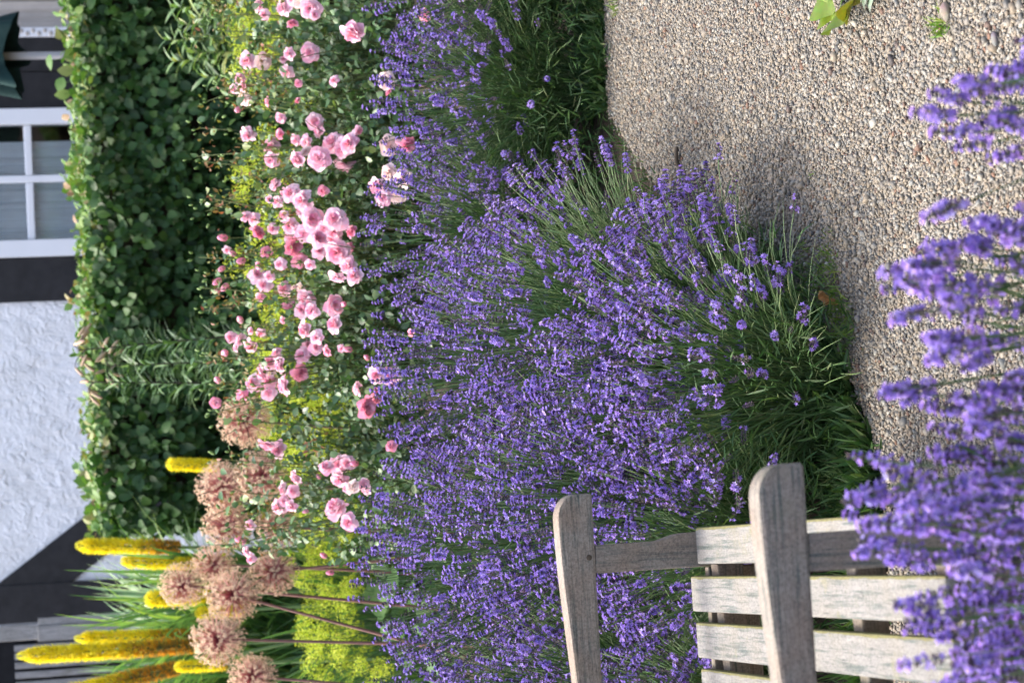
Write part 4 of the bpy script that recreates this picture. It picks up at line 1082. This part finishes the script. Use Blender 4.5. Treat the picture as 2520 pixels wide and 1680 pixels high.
# ================================================================ LILIES IN BUD
NV, NF = leaf(1, .085, ((0, .4), (.2, 1), (.5, .95), (.8, .55), (1, 0)), .15, .42)
LL = mesh('leaf', NV, NF, M['lily_leaf'], True); LL2 = mesh('leaf', NV * [1, 1, .45], NF, M['lily_leaf'], True)
b = MB(); V, Fs = sphere(8, 8); b.add(V * [.008, .008, .032] + [0, 0, .03], Fs); LB = b.mesh('bud', [M['lily_bud']], True)
for (lb, tip, bot, Y) in [('tall lily stalk with drooping buds nearest the house\'s black post', (192, 862), (545, 832), 9.5),
                          ('tall lily stalk with drooping buds nearest the alliums', (212, 940), (545, 946), 9.35),
                          ('shorter lily stalk standing between the two tall budded ones', (262, 900), (545, 893), 9.65)]:
    a = at(*tip, Y); e = at(*bot, Y); dd = nrm(a - e); bs = e - dd * (e[2] / dd[2])
    t = thing('lily_stalk', lb, 'lily', tuple(bs), 0, 'budded lily stalks before the hedge')
    top = a - bs
    V, Fq = tubes(bez(np.zeros((1, 3)), top[None] / 2 + [[.01, 0, 0]], top[None], 8), np.linspace(.007, .003, 8)[None], 6); ob('stem', mesh('stem', V, Fq, M['lily_stem'], True), t)
    L = np.linalg.norm(top); n = 200
    for i in range(n):
        tt = .40 + .53 * (i + rng.normal(0, 1.5)) / n; an = i * 2.4 + rng.normal(0, .5)
        d = np.array([math.cos(an), math.sin(an), rng.uniform(.2, 1.1)]); s_ = rng.uniform(.075, .165) * (1 - .35 * (tt - .4) / .6)
        ob('leaf', LL if i % 3 else LL2, t, mat4(frames(d[None], np.array([[-.2 * math.cos(an), -.2 * math.sin(an), 1.0]]))[0], s_, top * tt))
    for i in range(7):
        an = i * .9 + rng.uniform(0, .5); d = np.array([math.cos(an), math.sin(an) * .6, rng.uniform(-.15, .45)])
        p0 = top * (.965 + .004 * i); p1 = p0 + nrm(d) * rng.uniform(.05, .085) + [0, 0, .015]
        dn = nrm(d * .7 + [0, 0, -.7 + .2 * (i > 4)])
        bo = ob('bud', LB, t, mat4(zframes(dn[None], np.zeros(1))[0], rng.uniform(.8, 1.1), p1))
        V, Fq = tubes(bez(p0[None], ((p0 + p1) / 2 + [0, 0, .02])[None], p1[None], 5), np.full((1, 5), .0018), 5); ob('bud_stalk', mesh('bud_stalk', V, Fq, M['lily_stem'], True), t)

# ================================================================ NARROW-LEAVED SHOOTS (upper right of the garden)
XV, XF = leaf(1, .20, ((0, .3), (.25, .8), (.5, 1), (.8, .55), (1, 0)), .15, .25)
XL = mesh('leaf', XV, XF, M['spurge'], True)
for k, (lb, tops, Y) in enumerate([('narrow leaved shoots with yellowish tips at the hedge\'s foot', [(405, 98), (425, 150), (470, 130), (445, 60), (500, 190), (520, 100)], 9.3),
                                   ('narrow leaved shoots at the picture edge by the hedge', [(428, 18), (470, 45), (500, 20), (455, -15), (540, 35), (525, -10)], 9.1)]):
    c0 = at(600, np.mean([q[1] for q in tops]), Y); bs = np.array([c0[0], Y, 0]); t = thing('shoot_clump', lb, 'shrub', tuple(bs), 0, 'narrow leaved shrubs before the hedge')
    for (px, py) in tops:
        tp_ = at(px, py, Y + rng.normal(0, .06)) - bs
        V, Fq = tubes(bez(np.array([[tp_[0] * .3, 0, 0]]), np.array([[tp_[0] * .8, tp_[1], tp_[2] * .5]]), tp_[None], 7), np.linspace(.005, .002, 7)[None], 5); ob('stem', mesh('stem', V, Fq, M['cane'], True), t)
        for i in range(34):
            f_ = 1 - .34 * i / 34; an = i * 2.4
            p0 = np.array([tp_[0] * (.8 + .2 * f_), tp_[1], tp_[2] * f_])
            d = np.array([math.cos(an), math.sin(an), .9 - 1.0 * i / 34 + rng.normal(0, .15)])
            ob('leaf', XL, t, mat4(frames(d[None], np.array([[0, 0, 1.0]]) + rng.normal(0, .2, (1, 3)))[0], rng.uniform(.06, .105), p0))

# ================================================================ SMALL THINGS ON THE GRAVEL
def pebble(label, px, py, sx, sy, sz, rz, seed, name='pebble'):
    c = gz(px, py, .02); V, Fs = sphere(14, 9); r = np.random.default_rng(seed)
    V = V + .08 * np.sin(V[:, [1, 2, 0]] * 3 + r.uniform(0, 6, 3)) + .03 * np.sin(V[:, [2, 0, 1]] * 7 + r.uniform(0, 6, 3))
    o = ob(name, mesh(name, V * [sx * .75, sy * .75, sz * .75], Fs, M['pebble'], True), None, Matrix.Translation((c[0], c[1], .012 + sz * .6)) @ Matrix.Rotation(rz, 4, 'Z'))
    tag(o, label, 'stone', 'larger pebbles on the gravel')
pebble('long beige pebble beside the grass tuft on the gravel', 2325, 30, .024, .016, .012, .2, 1)
pebble('rounded grey stone at the lavender\'s gravel edge', 1772, 515, .022, .020, .02, .4, 2)
pebble('dark grey pebble near the dry brown leaf', 2108, 785, .014, .012, .009, .9, 3)
pebble('dark bluish pebble near the foreground lavender', 2445, 95, .018, .011, .009, .1, 4)
pebble('small grey pebble left of the foreground lavender tips', 2183, 655, .010, .009, .008, .5, 5)
# stick
c = gz(1670, 386, .02)
V, Fq = tubes(np.array([[(-.022, 0, 0), (-.005, .002, .003), (.012, -.001, .004), (.024, .001, .001)]]), np.array([[.005, .0055, .005, .0045]]), 7)
tag(ob('stick', mesh('stick', V, [Fq, ], M['stick'], True), loc=(c[0], c[1], .022)), 'short dark stick lying on the gravel by the lavender', 'stick')
# dry leaf
c = gz(2062, 725, .02)
DV, DF = leaf(.036, .026, ((0, .15), (.12, .7), (.28, 1), (.42, .8), (.55, .95), (.7, .65), (.85, .5), (1, 0)), .75, -.5)
DV = DV + np.random.default_rng(8).normal(0, .0022, DV.shape)
o = ob('dry_leaf', mesh('dry_leaf', DV, DF, M['dry_leaf'], False), None, Matrix.Translation((c[0] - .015, c[1], .024)) @ Matrix.Rotation(-.9, 4, 'Z') @ Matrix.Rotation(.35, 4, 'X'))
tag(o, 'curled dry brown leaf on the gravel by green weeds', 'leaf')
# vine-like plant at the gravel's edge with yellowing lobed leaves
c = gz(2135, -30, .0); vp = thing('yellowing_plant', 'low plant with yellowing lobed leaves at the gravel\'s edge', 'plant', (c[0], c[1], .012))
lob = [(0, 0, 0)]
for j in range(22):
    a = -2.6 + 5.2 * j / 21; rr = .055 * (1 + .11 * math.cos(5 * a * .96)) * (1 + .04 * math.cos(19 * a))
    lob.append((rr * math.sin(a), .02 + rr * math.cos(a), .012 * math.cos(3 * a) - .010 * (rr / .055) ** 2))
lobV = np.array(lob); lobF = np.array([(0, 1 + j, 2 + j) for j in range(21)])
M['vine'] = leafmat('vine', [(0, (.09, .16, .02)), (.5, (.14, .19, .02)), (.85, (.20, .19, .02)), (1, (.26, .14, .02))], .4, .3, .4)
M['grey_leaf'] = leafmat('grey_leaf', [(0, (.14, .20, .14)), (1, (.22, .28, .20))], .6, .2, .2)
VL = mesh('leaf', lobV, lobF, M['vine'], True); VG = mesh('leaf', *leaf(.045, .02), M['grey_leaf'], True)
for (dx, dy, dz, rz, tx, s_) in [(-.045, -.01, .05, 1.7, .75, .8), (-.025, -.05, .035, 2.2, .85, .8), (.01, .05, .06, 1.2, .3, .9), (.05, 0, .07, .3, .4, 1.1), (-.02, .07, .05, 1.6, .35, .7), (.03, -.06, .05, 3.2, .4, .9)]:
    ob('leaf', VL, vp, Matrix.Translation((dx, dy, dz)) @ Matrix.Rotation(rz, 4, 'Z') @ Matrix.Rotation(tx, 4, 'X') @ Matrix.Scale(s_, 4))
    V, Fq = tubes(np.array([[(0, 0, 0), (dx * .6, dy * .6, dz * .9), (dx, dy, dz)]]), np.array([[.002, .0016, .0012]]), 5); ob('stalk', mesh('stalk', V, Fq, M['sepal']), vp)
for j in range(9):
    ob('leaf', VG, vp, Matrix.Translation((-.01 + rng.normal(0, .015), -.11 + rng.normal(0, .015), .015 + rng.random() * .02)) @ Matrix.Rotation(rng.uniform(1, 3), 4, 'Z') @ Matrix.Rotation(rng.uniform(.1, .6), 4, 'X'))
# small weeds and tufts
GV, GF = leaf(1, .10, ((0, .6), (.4, 1), (1, 0)), .1, .5)
M['weed'] = leafmat('weed', [(0, (.09, .17, .03)), (.6, (.15, .25, .04)), (1, (.22, .27, .06))], .5, .3, .3)
def weed(label, px, py, rad, n, h0, h1, cat='weed', name='weed'):
    c = gz(px, py, .012); t = thing(name, label, cat, (c[0], c[1], .012), 0, 'little weeds in the gravel')
    a = rng.uniform(0, 6.28, n); q = np.sqrt(rng.random(n)) * rad
    pos = np.stack([q * np.cos(a), q * np.sin(a), rng.random(n) * .006], 1)
    V, Fo = scatter(GV, GF, frames(rng.normal(0, .6, (n, 3)) + [0, 0, .7], rng.normal(0, 1, (n, 3))), rng.uniform(h0, h1, n), pos)
    ob('blades', mesh('blades', V, Fo, M['weed'], True, np.repeat(rng.random(n), len(GV))), t, kind='stuff')
weed('feathery green weed patch beside the dry brown leaf', 2045, 690, .07, 260, .012, .030)
weed('yellow green weed patch at the mound\'s foot', 2085, 800, .06, 220, .012, .032)
weed('little grass tuft beside the long beige pebble', 2325, 62, .022, 40, .02, .045, 'grass', 'grass_tuft')
weed('tiny sparse weed on the gravel above the foreground lavender', 2045, 590, .035, 40, .008, .016)
weed('single green seedling in the middle of the gravel', 2006, 430, .010, 10, .010, .018)
weed('sparse weed at the gravel\'s dark far edge', 1518, 10, .03, 60, .015, .03)
weed('mossy weed strip along the mound\'s shaded foot', 1985, 640, .05, 120, .008, .02)
